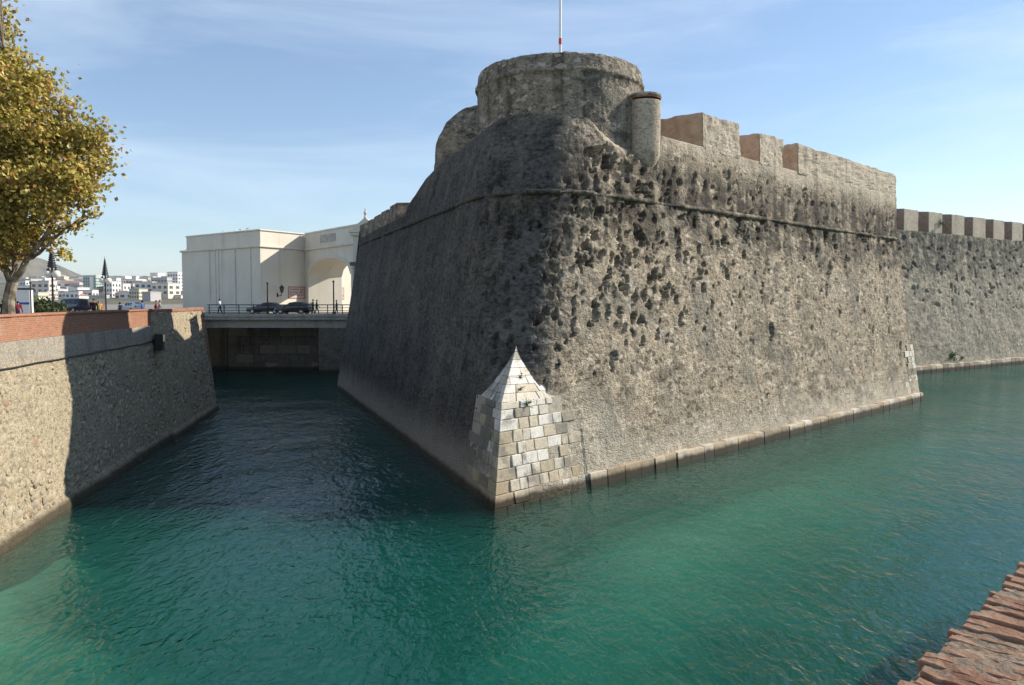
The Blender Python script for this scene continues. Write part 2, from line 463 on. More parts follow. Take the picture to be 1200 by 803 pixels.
def relief(U, Z, P, amp=1.0):
    """outward displacement in metres"""
    flat = P.reshape(-1, 3)
    seg = np.hypot(np.diff(P[..., 0], axis=1), np.diff(P[..., 1], axis=1))       # true length along each row
    S = np.concatenate([np.zeros((P.shape[0], 1)), np.cumsum(seg, axis=1)], 1)
    i0 = int(np.searchsorted(U[0], 0.0))
    S = S - S[:, i0:i0 + 1]
    fl2_ = np.stack([S * 0.62, 0 * S, Z * 1.0], -1).reshape(-1, 3)            # lumps longer along the courses
    w = (0.10 * fbm(flat, 0.3, 3, 1) + 0.03 * fbm(flat, 1.3, 3, 5)).reshape(U.shape) * amp
    w = w + (0.055 * fbm(fl2_, 7.5, 2, 9, 0.8)).reshape(U.shape) * amp * np.clip(0.5 + (Z - 3) / 10, 0.5, 1.0)
    w = w * np.clip((U + 14) / 16, 0.45, 1.0)
    w = w + 0.05 * np.clip((2.9 + 0.25 * np.sin(U * 0.9) - Z) * 6, 0, 1) * (U > 5.5)
    wx = fbm(fl2_, 4.5, 3, 21, 0.8).reshape(U.shape); wz = fbm(fl2_, 4.5, 3, 31, 0.8).reshape(U.shape)
    zrow = Z.mean(axis=1)
    for (cu, cz, ru, rz, dep) in CR:
        if cz > zrow[-1] + 1 or cz < zrow[0] - 1: continue
        ic = min(int(np.searchsorted(U[0], cu)), U.shape[1] - 1); ir = int(np.argmin(np.abs(Z[:, ic] - cz)))
        sc_ = S[ir, ic]
        iu0 = max(0, int(np.searchsorted(U[0], cu - ru * 4))); iu1 = int(np.searchsorted(U[0], cu + ru * 4))
        if iu1 <= iu0: continue
        sl = (slice(None), slice(iu0, iu1))
        q = np.sqrt(((S[sl] - sc_) / ru + wx[sl] * 1.2) ** 2 + ((Z[sl] - cz) / rz + wz[sl] * 1.2) ** 2)
        k = np.clip((1.0 - q) / 0.17, 0, 1)
        w[sl] = np.minimum(w[sl], w[sl] - dep * k * k * (3 - 2 * k))
    return w

def grid_mesh(name, P, mat, parent, smooth=False, attr=None):
    nr, nc = P.shape[:2]
    idx = np.arange(nr * nc).reshape(nr, nc)
    q = np.stack([idx[:-1, :-1], idx[:-1, 1:], idx[1:, 1:], idx[1:, :-1]], -1).reshape(-1, 4)
    me = bpy.data.meshes.new(name)
    me.vertices.add(nr * nc)
    me.vertices.foreach_set("co", P.reshape(-1).astype(np.float32))
    me.loops.add(q.size)
    me.loops.foreach_set("vertex_index", q.reshape(-1).astype(np.int32))
    me.polygons.add(len(q))
    me.polygons.foreach_set("loop_start", np.arange(0, q.size, 4, dtype=np.int32))
    me.polygons.foreach_set("loop_total", np.full(len(q), 4, dtype=np.int32))
    if smooth: me.polygons.foreach_set("use_smooth", np.ones(len(q), dtype=bool))
    me.update(calc_edges=True)
    if attr is not None:
        at = me.attributes.new("face_u", 'FLOAT', 'POINT')
        at.data.foreach_set("value", attr.reshape(-1).astype(np.float32))
    return link(name, me, mat, parent)
def displace(P, w):
    du = np.gradient(P, axis=1); dz = np.gradient(P, axis=0)
    n = np.cross(du, dz)
    n /= np.linalg.norm(n, axis=-1, keepdims=True) + 1e-9
    return P + n * w[..., None]

bastion = empty("stone_bastion", "massive weathered stone bastion with round tower rising from the moat", "fortress", (C0.x, C0.y, 0))
BINV = Matrix.Translation((-C0.x, -C0.y, 0))
def bpart(o):                                  # keep world coordinates under the bastion's base
    o.parent = bastion
    o.matrix_parent_inverse = BINV
    return o

us = np.concatenate([np.arange(-LEN_L, -13, 0.15), np.arange(-13, -4, 0.08), np.arange(-4, 24, 0.056), np.arange(24, LEN_R + 0.01, 0.12)])
us[-1] = LEN_R
zs = np.concatenate([np.array([-4.0, -2.0, -1.0, -0.5]), np.arange(-0.2, 5.0, 0.085), np.arange(5.0, ZC + 0.05, 0.06)])
U, Z = np.meshgrid(us, zs)
XY = outline(U, BAT * Z, r_of(Z))
P = np.concatenate([XY, Z[..., None]], -1)
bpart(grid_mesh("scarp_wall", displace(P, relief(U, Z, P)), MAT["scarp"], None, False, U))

# --- above the cordon: rounded mass round the tower, then the right-hand parapet
U_G, _ = on_right(776, 190, 14.5)              # at the sentry turret
def u_right(px): return on_right(px, 170, 16)[0]
kr = [(-LEN_L, 13.7), (-27.5, 13.9), (-26, 14.2), (-24.5, 15.4), (-22, 16.4), (-19, 16.9), (-13, 17.2), (-7, 17.6), (-2.5, 18.0), (4.2, 18.0), (7.0, 17.5), (8.6, 16.7),
      (U_G - 0.9, 15.5), (U_G - 0.3, 15.4), (U_G + 0.2, 16.55), (LEN_R, 16.55)]
kk = [(-LEN_L, 0.05), (-27.5, 0.08), (-24, 0.22), (-15, 0.30), (0, 0.30), (8.0, 0.28), (U_G - 0.9, 0.12), (U_G + 0.3, 0.04), (LEN_R, 0.03)]
us2 = np.concatenate([np.arange(-LEN_L, -13, 0.15), np.arange(-13, 26, 0.08), np.arange(26, LEN_R + 0.01, 0.12)])
us2[-1] = LEN_R
zt = np.interp(us2, [k[0] for k in kr], [k[1] for k in kr])
kb = np.interp(us2, [k[0] for k in kk], [k[1] for k in kk])
soft = np.interp(us2, [-28, -24, U_G - 0.4, U_G + 0.2], [0.12, 1.0, 0.9, 0.08])   # rounding of the top edge
rows = []
nrow = 44
for i in range(nrow + 1):
    f_ = i / nrow
    zz = ZC - 0.05 + (zt - soft * 0.9 - ZC) * f_
    rows.append((zz, 2.1 + kb * (zz - ZC)))
z_e, a_e = rows[-1]
for i in range(1, 9):
    th = i / 8 * math.pi / 2
    rows.append((z_e + soft * 0.9 * math.sin(th), a_e + soft * 1.7 * (1 - math.cos(th))))
z_e, a_e = rows[-1]
rows.append((z_e + 0.01, a_e + 1.0)); rows.append((z_e, a_e + 2.0)); rows.append((z_e - 2.0, a_e + 2.1))
Z2 = np.stack([r_[0] for r_ in rows]); A2 = np.stack([r_[1] for r_ in rows])
U2 = np.broadcast_to(us2, Z2.shape).copy()
P2 = np.concatenate([outline(U2, A2, 4.0 + 0 * A2), Z2[..., None]], -1)
amp2 = np.interp(us2, [U_G - 0.5, U_G + 1], [1.0, 0.55])
bpart(grid_mesh("upper_wall", displace(P2, relief(U2, Z2, P2) * amp2), MAT["scarp"], None, False, U2))

# --- cordon moulding, broken here and there
uc = np.arange(-LEN_L, LEN_R, 0.12)
th = np.linspace(-math.pi / 2, math.pi / 2, 7)
brk = np.clip((fbm(np.stack([uc, 0 * uc, 0 * uc], -1), 0.55, 3, 77) + 0.30) * 5, -0.5, 1)
rad = 0.05 + 0.10 * brk
Uc = np.broadcast_to(uc, (7, len(uc)))
out_ = (np.cos(th)[:, None] * rad[None]) + 0.03
Pc = np.concatenate([outline(Uc, 2.1 - out_, 4.0 + 0 * out_), (ZC + np.sin(th)[:, None] * (0.04 + 0.09 * np.clip(brk, 0.2, 1))[None])[..., None]], -1)
wn_ = 0.035 * fbm(Pc.reshape(-1, 3), 3.0, 3, 3).reshape(Uc.shape)
bpart(grid_mesh("cordon_moulding", displace(Pc, wn_), MAT["scarp"], None, False, Uc))

# --- round tower
TC = np.array([2.57, 43.2])
TR = 4.42
ang = np.linspace(0, 2 * math.pi, 380)
prof = [(0, 12.0)] + [(0.0, z) for z in np.arange(13, 19.0, 0.1)] + [(0.02, 19.08), (0.08, 19.12), (0.12, 19.18), (0.12, 19.28), (0.08, 19.34), (0.03, 19.42)] + \
       [(0.02 - 0.014 * k, 19.46 + 0.1 * k) for k in range(6)] + [(-0.09, 20.02), (-0.16, 20.08), (-0.4, 20.1), (-1.6, 20.1), (-1.62, 19.5), (-4.0, 19.5)]
A_, Zr = np.meshgrid(ang, np.array([p[1] for p in prof]))
RR = TR + np.array([p[0] for p in prof])[:, None] + 0 * A_
Pt = np.stack([TC[0] + RR * np.cos(A_), TC[1] + RR * np.sin(A_), Zr], -1)
wt = 0.05 * fbm(Pt.reshape(-1, 3), 0.8, 3, 41) + 0.07 * fbm(Pt.reshape(-1, 3), 5.0, 3, 43, 0.75)
Pt = displace(Pt, wt.reshape(A_.shape))
Pt[:, -1] = Pt[:, 0]
bpart(grid_mesh("round_tower", Pt, MAT["tower"], None))

# --- curved stair block behind the parapet, left of the tower
bm = bmesh.new()
sx0, sx1 = at_d(511, 160, 51).x, at_d(572, 160, 51).x
pr_ = [(sx1, 12.5), (sx0, 12.5), (sx0, 17.0), (sx0 + .05, 17.4)] + [(sx0 + .05 + (sx1 - sx0) * (1 - math.cos(k / 8 * 1.3)), 17.4 + 2.9 * math.sin(k / 8 * 1.3)) for k in range(1, 9)] + [(sx1, 20.3)]
b_prism(bm, [(x, 50.0, z) for x, z in pr_], [(x + .5, 53.5, z) for x, z in pr_])
bmesh.ops.bevel(bm, geom=[e for e in bm.edges if e.calc_length() < 3], offset=0.08, segments=1, affect='EDGES')
bmesh.ops.triangulate(bm, faces=bm.faces[:])
for _ in range(4):
    bmesh.ops.subdivide_edges(bm, edges=[e for e in bm.edges if e.calc_length() > 0.3], cuts=1, use_grid_fill=True)
    bmesh.ops.triangulate(bm, faces=[f for f in bm.faces if len(f.verts) > 3])
bm.normal_update()
co = np.array([v.co[:] for v in bm.verts]); dn = fbm(co, 1.6, 4, 61) * 0.14
for v, k in zip(bm.verts, dn): v.co += v.normal * k
bpart(bm_obj("stair_turret", bm, MAT["tower"]))

# --- sentry turret: slim cylinder with a brick lip
gx = C2 + dR * (U_G - 0.70) + nR * 2.72
def noisy_lathe(name, c, prof, mat, seg=48, amp=0.02, seed=5):
    aa = np.linspace(0, 2 * math.pi, seg + 1)
    Ag, Zg = np.meshgrid(aa, np.array([p[1] for p in prof]))
    Rg = np.array([p[0] for p in prof])[:, None] + 0 * Ag
    Pg = np.stack([c[0] + Rg * np.cos(Ag), c[1] + Rg * np.sin(Ag), Zg], -1)
    Pg = displace(Pg, amp * fbm(Pg.reshape(-1, 3), 2.0, 4, seed).reshape(Ag.shape))
    Pg[:, -1] = Pg[:, 0]
    return grid_mesh(name, Pg, mat, None, True)
st = noisy_lathe("sentry_turret", gx, [(0.3, 14.7), (0.6, 15.0), (0.77, 15.4)] + [(0.80, z) for z in np.arange(15.6, 18.25, 0.15)], MAT["merlon"], amp=0.035)
bpart(st)
MAT["red_brick"] = simple("red_brick", (0.33, 0.14, 0.085), 0.9, 0.35, 9, 0.15, bump=0.5)
lip = noisy_lathe("brick_lip", gx, [(0.80, 18.24), (0.82, 18.25), (0.82, 18.29), (0.80, 18.30)], MAT["red_brick"], amp=0.01)
bpart(lip)
cp = noisy_lathe("turret_cap", gx, [(0.80, 18.305), (0.85, 18.33), (0.82, 18.48), (0.5, 18.56), (0.02, 18.58)], MAT["tower"], amp=0.02)
bpart(cp)

# --- merlons of the right face
def rough_box(name, q0, q1, depth, z0, z1, mat, amp=0.05, seed=3, slope=0.25, batter=0.03, cheek=True):
    """block on the right face between lengths q0 and q1, depth metres thick, sloping top"""
    bm = bmesh.new()
    def pt(u, a, z): 
        p = C2 + dR * u + nR * a
        return (p[0], p[1], z)
    a0 = 2.1 + 0.03 * (z0 - ZC) + 0.02; a1 = a0 + batter * (z1 - z0)
    lo = [pt(q0, a0, z0), pt(q1, a0, z0), pt(q1, a0 + depth, z0), pt(q0, a0 + depth, z0)]
    hi = [pt(q0, a1, z1 - slope * 0.3), pt(q1, a1, z1 - slope * 0.3), pt(q1, a0 + depth, z1), pt(q0, a0 + depth, z1)]
    b_prism(bm, lo, hi)
    n = max(8, int((q1 - q0) / 0.25)); 
    bmesh.ops.bevel(bm, geom=bm.edges[:], offset=0.06, segments=2, affect='EDGES')
    bmesh.ops.subdivide_edges(bm, edges=[e for e in bm.edges if e.calc_length() > 0.4], cuts=min(24, n), use_grid_fill=True)
    bmesh.ops.recalc_face_normals(bm, faces=bm.faces)
    bm.normal_update()
    co = np.array([v.co[:] for v in bm.verts])
    dn = 1.5 * amp * fbm(co, 1.1, 4, seed) + 1.0 * amp * fbm(co, 4, 3, seed + 3)
    for v, k in zip(bm.verts, dn): v.co += v.normal * k
    o = bm_obj(name, bm, mat)
    if cheek:
        o.data.materials.append(MAT["cheek"]); o.data.materials.append(MAT["tower"])
        dv = Vector((dR[0], dR[1], 0))
        for p_ in o.data.polygons:
            if abs(p_.normal.dot(dv)) > 0.8: p_.material_index = 1
        for p_ in o.data.polygons:
            if p_.normal.z > 0.7: p_.material_index = 2
    return bpart(o)
mer = [(826, 869.5, 18.45), (893, 920.5, 18.3), (938, 1043.5, 18.35)]
for i, (p0, p1, zt_) in enumerate(mer):
    rough_box("merlon", u_right(p0), (LEN_R - 0.05 if p1 > 1040 else u_right(p1)), 3.0, 16.3, zt_, MAT["merlon"], amp=0.085, seed=13 * i + 5)
# --- merlons of the left face, far end
def left_box(name, q0, q1, a0, depth, z0, z1, mat, seed):
    bm = bmesh.new()
    def pt(u, a, z):
        p = C2 + dL * u + nL * a
        return (p[0], p[1], z)
    b_prism(bm, [pt(q0, a0, z0), pt(q1, a0, z0), pt(q1, a0 + depth, z0), pt(q0, a0 + depth, z0)], [pt(q0, a0, z1), pt(q1, a0, z1), pt(q1, a0 + depth, z1 + 0.15), pt(q0, a0 + depth, z1 + 0.15)])
    bmesh.ops.bevel(bm, geom=bm.edges[:], offset=0.05, segments=1, affect='EDGES')
    bmesh.ops.subdivide_edges(bm, edges=[e for e in bm.edges if e.calc_length() > 0.4], cuts=5, use_grid_fill=True)
    bm.normal_update()
    co = np.array([v.co[:] for v in bm.verts]); dn = 0.06 * fbm(co, 1.5, 4, seed)
    for v, k in zip(bm.verts, dn): v.co += v.normal * k
    return bpart(bm_obj(name, bm, mat))
for i, (q0, q1, zt_) in enumerate([(28.2, 30.6, 15.0), (31.6, 33.9, 14.9), (34.9, 37.1, 14.85), (38.1, 40.2, 14.8), (41.1, LEN_L - 0.03, 14.8)]):
    left_box("merlon", q0, q1, 2.2, 2.2, 13.55, zt_, MAT["tower"], 90 + i)

# --- terreplein and flanks close the bastion
endR = C2 + dR * LEN_R; endL = C2 + dL * LEN_L
fR = endR + np.array([-7.0, 24.0]); fL = endL + np.array([7.0, 24.0])
tz = 13.6
inner = [C2 + BIS * 9.0, endR + nR * 2.6, fR + np.array([-2, 0]), fL + np.array([2.4, 0]), endL + nL * 2.6]
bm = bmesh.new()
b_prism(bm, [(p[0], p[1], tz - 1) for p in inner], [(p[0], p[1], tz) for p in inner])
bpart(bm_obj("unseen_terreplein", bm, MAT["tower"]))  # unseen deck, added so sun does not leak through the hollow shell
for nm, e0, e1, nin, zt_ in (("flank_wall", endR, fR, nR, 16.5), ("flank_wall", endL, fL, nL, 14.3)):
    bm = bmesh.new()
    e0a = e0 + nin * 0.02; e0b = e0 + nin * (BAT * zt_ - 0.15)
    dirn = (e1 - e0) / np.hypot(*(e1 - e0)); side = np.array([-dirn[1], dirn[0]]) * (1 if nm and nin is nR else -1) 
    lo = [e0a, e1, e1 + side * 3, e0a + nin * 3]
    hi = [e0b, e1 + side * 1.5, e1 + side * 4, e0b + nin * 3]
    b_prism(bm, [(p[0], p[1], -3) for p in lo], [(p[0], p[1], zt_) for p in hi])
    bpart(bm_obj(nm, bm, MAT["curtain"]))

# --- ashlar quoin at the foot of the corner: every stone its own piece
def sharp(u, a):                               # point on the sharp (unrounded) corner outline
    t = a / TH
    return C2 + (dR if u >= 0 else dL) * (abs(u) + t) + (nR if u >= 0 else nL) * a
def face_stone(side, u0, u1, z0, z1, proud, mat, depth=0.35):
    bm = bmesh.new()
    s = 1 if side > 0 else -1
    n = nR if s > 0 else nL
    d = dR if s > 0 else dL
    rr = lambda: random.uniform(-0.02, 0.02)
    def ring_(z):
        a = BAT * z - proud
        return [C2 + d * (u0 + rr()) + n * (a + rr()), C2 + d * (u1 + rr()) + n * (a + rr()), C2 + d * u1 + n * (a + depth), C2 + d * u0 + n * (a + depth)]
    lo = ring_(z0); hi = ring_(z1)
    b_prism(bm, [(p[0], p[1], z0) for p in lo], [(p[0], p[1], z1) for p in hi])
    bmesh.ops.bevel(bm, geom=bm.edges[:], offset=0.022, segments=1, affect='EDGES')
    return bpart(bm_obj("quoin_stone", bm, mat))
def corner_stone(z0, z1, lr, ll, proud, mat):
    bm = bmesh.new()
    def ring_(z):
        a = BAT * z - proud
        c = C2 + BIS * (a / SH)
        return [c, c + dR * lr, c + dR * lr + nR * 0.4, C2 + BIS * ((a + 0.4) / SH), c + dL * ll + nL * 0.4, c + dL * ll]
    b_prism(bm, [(p[0], p[1], z0) for p in ring_(z0)], [(p[0], p[1], z1) for p in ring_(z1)])
    bmesh.ops.bevel(bm, geom=bm.edges[:], offset=0.025, segments=1, affect='EDGES')
    return bpart(bm_obj("quoin_stone", bm, mat))
ZQ = 3.95
# mortar core behind the stones
bm = bmesh.new()
def core_ring(z, er, el):
    a = BAT * z + 0.0
    c = C2 + BIS * (a / SH)
    return [c, c + dR * er, c + dR * (er - .3) + nR * 0.8, C2 + BIS * ((a + 0.9) / SH), c + dL * (el - .3) + nL * 0.8, c + dL * el]
b_prism(bm, [(p[0], p[1], -3.0) for p in core_ring(-3.0, 5.0, 4.6)], [(p[0], p[1], ZQ) for p in core_ring(ZQ, 3.5, 3.3)])
bpart(bm_obj("quoin_core", bm, MAT["mortar"]))
zcs = [-0.6, 0.02, 0.52, 0.98, 1.45, 1.92, 2.38, 2.85, 3.3, 3.68, ZQ + 0.02]
G = 0.009
for k in range(len(zcs) - 1):
    z0, z1 = zcs[k] + G, zcs[k + 1] - G
    lr, ll = (1.0, 0.7) if k % 2 else (0.7, 1.0)
    base = BAT * (z0 + z1) / 2 / TH
    pick = lambda w: random.choices(PALE, weights=w)[0]
    corner_stone(z0, z1, lr, ll, 0.05, pick([2, 4, 4, 0.5, 0, 1]) if z0 > 0.2 else PALE[2])
    for side in (1, -1):
        u = base + (lr if side > 0 else ll) + G
        end = (random.uniform(4.4, 6.4) if k < 8 else random.uniform(3.2, 4.2)) if side > 0 else random.uniform(2.4, 3.9)
        if k >= 6: end = min(end, 4.4)
        while u < end:
            w = random.uniform(0.4, 0.95)
            if u > end - 1.2 and random.random() < 0.25:
                u += w; continue
            wt_ = ([6, 4, 1.5, 0.5, 0, 5] if u < 3.5 else [4, 4, 2, 2, 0.4, 2]) if side > 0 else ([0.6, 0.6, 1, 4, 6, 0.2] if z0 > 1 else [2, 2, 2, 3, 1, 0.5])
            face_stone(side, u + G, u + w - G, z0 + random.uniform(-.004, .012), z1 - random.uniform(-.004, .02), random.uniform(0.025, 0.06), pick(wt_))
            u += w
# --- the white broach above the quoin: courses of stone narrowing to a point
ZA = 6.12
a_t = BAT * ZQ
base_c = C2 + BIS * (a_t / SH) - BIS * 0.08
ap = C2 + BIS * ((BAT * ZA + r_of(np.array(ZA))) / SH - r_of(np.array(ZA)) - 0.05)
bl = C2 + BIS * (a_t / SH) + dL * 2.9 + nL * 0.0; br = C2 + BIS * (a_t / SH) + dR * 3.3 + nR * 0.0
# foot points lie on the battered faces, so the broach tapers onto the rounded corner
def lerp(a, b, t): return a + (b - a) * t
nco = 7
for k in range(nco):
    t0_, t1_ = k / nco, (k + 1) / nco - 0.006
    for side, foot in ((1, br), (-1, bl)):
        nst = max(1, 3 - k // 2)
        cuts_ = np.linspace(0, 1, nst + 1)
        if nst > 1: cuts_[1:-1] += RNG.uniform(-0.12, 0.12, nst - 1)
        curve = lambda t: (1 - t) ** 1.35      # slightly hollow skirt
        for j in range(nst):
            bm = bmesh.new()
            g = 0.012
            def row(t):
                e = lerp(base_c, ap, t); 
                s_ = e + (foot - base_c) * (curve(t) if t < 1 else 0) + BIS * 0.25 * t
                return e, s_
            q = []
            for t in (t0_, t1_):
                e, s_ = row(t)
                a_ = lerp(e, s_, cuts_[j] + (g if j else 0)); b_ = lerp(e, s_, cuts_[j + 1] - g)
                zz = ZQ + 0.03 + (ZA - ZQ) * t
                drop = 0.10 * (1 - t)
                q.append([(a_[0], a_[1], zz - drop * cuts_[j]), (b_[0], b_[1], zz - drop * cuts_[j + 1]), (b_[0] + BIS[0] * 0.9, b_[1] + BIS[1] * 0.9, zz - 0.05), (a_[0] + BIS[0] * 0.9, a_[1] + BIS[1] * 0.9, zz - 0.05)])
            b_prism(bm, q[0], q[1])
            bmesh.ops.bevel(bm, geom=bm.edges[:], offset=0.012, segments=1, affect='EDGES')
            bpart(bm_obj("broach_stone", bm, random.choices(PALE, weights=[4, 1, 0, 0, 0, 6])[0]))

# --- foundation course along the right face
u = 5.6
k = 0
while u < LEN_R - 0.3:
    w = min(random.uniform(0.85, 1.35), LEN_R - u)
    hgt = random.uniform(0.52, 0.57)
    if True:
        bm = bmesh.new()
        ofs = float(np.interp(u, [5, 14], [0.06, 0.2])) + random.uniform(0, 0.05)
        def fp(uu, a, z):
            p = C2 + dR * uu + nR * a
            return (p[0], p[1], z)
        b_prism(bm, [fp(u + 0.004, -ofs - 0.1, -0.7), fp(u + w - 0.004, -ofs - 0.1, -0.7), fp(u + w - 0.004, 0.5, -0.7), fp(u + 0.004, 0.5, -0.7)],
                [fp(u + 0.004, -ofs, hgt), fp(u + w - 0.004, -ofs + random.uniform(-.02, .02), hgt + random.uniform(-.02, .02)), fp(u + w - 0.004, 0.5, hgt + 0.08), fp(u + 0.004, 0.5, hgt + 0.08)])
        bmesh.ops.bevel(bm, geom=bm.edges[:], offset=0.016, segments=1, affect='EDGES')
        bpart(bm_obj("foundation_stone", bm, random.choices(PALE, weights=[3, 4, 3, 1, 0, 1])[0]))
    u += w
# --- ashlar at the far right-hand corner
for k in range(8):
    z0, z1 = 0.6 + 0.48 * k, 0.6 + 0.48 * (k + 1) - 0.025
    e = LEN_R + 0.06
    n_ = random.choice([2, 3, 3]) if k < 5 else random.choice([1, 2])
    for j in range(n_):
        w = random.uniform(0.7, 1.1)
        face_stone(1, e - w, e - 0.02, z0, z1, random.uniform(0.03, 0.06), random.choices(PALE, weights=[5, 4, 2, 1.5, 0.5, 2])[0])
        e -= w

# --- flagpole on the tower
fp_ = empty("flagpole", "thin red and white flagpole on top of the round tower", "flagpole", (at_d(656.5, 60, 42.0).x, 42.0, 19.5))
MAT["white_paint"] = simple("white_paint", (0.75, 0.75, 0.74), 0.45, 0.05)
MAT["red_paint"] = simple("red_paint", (0.55, 0.06, 0.05), 0.45, 0.08)
bm = bmesh.new(); b_tube(bm, [(0, 0, 0), (0, 0, 6.0)], [0.085, 0.06], 10); bm_obj("pole", bm, MAT["white_paint"], fp_)
for z in (1.9,):
    bm = bmesh.new(); b_tube(bm, [(0, 0, z), (0, 0, z + 0.32)], [0.088, 0.086], 10); bm_obj("red_band", bm, MAT["red_paint"], fp_)
bm = bmesh.new(); b_tube(bm, [(0, 0, -0.02), (0, 0, 0.25)], [0.22, 0.18], 12); bm_obj("base_collar", bm, MAT["white_paint"], fp_)

# ================================================================ curtain wall to the right
K0 = at_z(1078, 437, 0); K1 = at_z(1200, 425, 0)
kd = np.array([K1.x - K0.x, K1.y - K0.y]); kd /= np.hypot(*kd)
kn = np.array([-kd[1], kd[0]])
kb_ = np.array([K0.x, K0.y])
curtain = empty("curtain_wall", "long battlemented curtain wall beyond the bastion's right end", "wall", (K0.x, K0.y, 0))
KINV = Matrix.Translation((-K0.x, -K0.y, 0))
def kpart(o):
    o.parent = curtain; o.matrix_parent_inverse = KINV
    return o
ku = np.arange(-22, 75, 0.16); kz = np.concatenate([[-4, -1.5], np.arange(-0.3, 16.0, 0.16)])
UK, ZK = np.meshgrid(ku, kz)
XYk = kb_ + kd * UK[..., None] + kn * (BAT * np.minimum(ZK, 14.0))[..., None]
PK = np.concatenate([XYk, ZK[..., None]], -1)
fl = PK.reshape(-1, 3)
flk = np.stack([UK * 0.6, 0 * UK, ZK], -1).reshape(-1, 3)
wk = (0.12 * fbm(fl, 0.3, 3, 2) + 0.08 * fbm(flk, 1.6, 4, 6) + 0.06 * fbm(flk, 4.5, 2, 8)).reshape(UK.shape)
pit = fbm(flk, 2.0, 3, 55, 0.7).reshape(UK.shape)
wk -= 0.35 * np.clip((pit - 0.28) * 6, 0, 1) * np.clip((ZK - 5) / 4, 0, 1) * np.clip((16 - ZK) / 1.5, 0, 1)
kpart(grid_mesh("wall_face", displace(PK, wk), MAT["curtain"], None))
bm = bmesh.new()
q0 = kb_ + kd * -22 + kn * 2.6; q1 = kb_ + kd * 75 + kn * 2.6
b_prism(bm, [(q0[0], q0[1], 12), (q1[0], q1[1], 12), (q1[0] + kn[0] * 6, q1[1] + kn[1] * 6, 12), (q0[0] + kn[0] * 6, q0[1] + kn[1] * 6, 12)],
        [(q0[0], q0[1], 15.9), (q1[0], q1[1], 15.9), (q1[0] + kn[0] * 6, q1[1] + kn[1] * 6, 15.9), (q0[0] + kn[0] * 6, q0[1] + kn[1] * 6, 15.9)])
kpart(bm_obj("wall_walk", bm, MAT["curtain"]))
def u_cur(px):
    q = kb_ + kn * 2.2
    rr = ray(px, 250)
    det = kd[0] * (-rr.y) + kd[1] * rr.x
    return (-q[0] * (-rr.y) + (-q[1]) * rr.x) / det
MAT["curtain_merlon"] = rubble("curtain_merlon", (0.50, 0.43, 0.34), (0.42, 0.36, 0.28), (0.2, 0.17, 0.14), crust=0.12, streak=0.3, tide=False, cell=2.0, bumpd=0.02)
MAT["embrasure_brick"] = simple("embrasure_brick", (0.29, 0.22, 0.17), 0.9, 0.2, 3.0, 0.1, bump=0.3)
spans = [(1036, 1049), (1061, 1078), (1090, 1106), (1117, 1132), (1142, 1157), (1166, 1179), (1188, 1200.5), (1209, 1221), (1229, 1240)]
uu = [(u_cur(a), u_cur(b)) for a, b in spans]
st_ = uu[-1][0] - uu[-2][0]
while uu[-1][1] < 70: uu.append((uu[-1][0] + 3.4, uu[-1][1] + 3.4))
for i, (m0, m1) in enumerate(uu):
    bm = bmesh.new()
    def kp(u, a, z):
        p = kb_ + kd * u + kn * a
        return (p[0], p[1], z)
    b_prism(bm, [kp(m0, 2.3, 15.7), kp(m1, 2.3, 15.7), kp(m1, 6.2, 15.7), kp(m0, 6.2, 15.7)], [kp(m0, 2.35, 18.25), kp(m1, 2.35, 18.25), kp(m1, 6.2, 18.6), kp(m0, 6.2, 18.6)])
    bmesh.ops.bevel(bm, geom=bm.edges[:], offset=0.05, segments=1, affect='EDGES')
    bmesh.ops.subdivide_edges(bm, edges=[e for e in bm.edges if e.calc_length() > 0.5], cuts=4, use_grid_fill=True)
    bmesh.ops.recalc_face_normals(bm, faces=bm.faces); bm.normal_update()
    co = np.array([v.co[:] for v in bm.verts]); dn = 0.05 * fbm(co, 1.2, 4, 300 + i)
    for v, k in zip(bm.verts, dn): v.co += v.normal * k
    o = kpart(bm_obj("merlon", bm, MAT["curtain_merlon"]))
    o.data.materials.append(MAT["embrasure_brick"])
    dv = Vector((kd[0], kd[1], 0))
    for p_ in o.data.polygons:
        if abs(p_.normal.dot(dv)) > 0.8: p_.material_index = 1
u = -4.0
while u < 40:
    w = random.uniform(1.0, 1.7)
    bm = bmesh.new()
    h_ = random.uniform(0.65, 0.8)
    b_prism(bm, [kp(u + .015, -.3, -.6), kp(u + w - .015, -.3, -.6), kp(u + w - .015, .5, -.6), kp(u + .015, .5, -.6)], [kp(u + .015, -.22, h_), kp(u + w - .015, -.22, h_), kp(u + w - .015, .5, h_ + .1), kp(u + .015, .5, h_ + .1)])
    bmesh.ops.bevel(bm, geom=bm.edges[:], offset=0.04, segments=1, affect='EDGES')
    kpart(bm_obj("foundation_stone", bm, random.choices(PALE, weights=[3, 3, 2, 3, 1, 0])[0]))
    u += w
# ================================================================ ground, water, quay
GZ = 6.3
MAT["paving"] = simple("paving", (0.27, 0.25, 0.22), 0.9, 0.2, 0.6, 0.15, bump=0.2)
Q0 = at_z(0, 645, 0); Q1 = at_z(250, 480, 0)
qd = np.array([Q1.x - Q0.x, Q1.y - Q0.y]); LEN_Q = float(np.hypot(*qd)); qd /= LEN_Q
qn = np.array([-qd[1], qd[0]])                   # inland
q_ = lambda u, a: np.array([Q0.x, Q0.y]) + qd * u + qn * a
gpts = [q_(-30, 1.2), q_(LEN_Q - 0.5, 1.2), q_(LEN_Q - 0.5, 2.0), np.array([-34.6, 86.0]), np.array([-34.6, 98.0]), np.array([4.0, 98.0]), np.array([4.0, 220.0]),
        np.array([3000, 2000.]), np.array([3000, 9000.]), np.array([-9000, 9000.]), np.array([-9000, -40.])]
tag(pymesh("ground", [(p[0], p[1], GZ) for p in gpts], [list(range(len(gpts)))], MAT["paving"]), kind="structure")
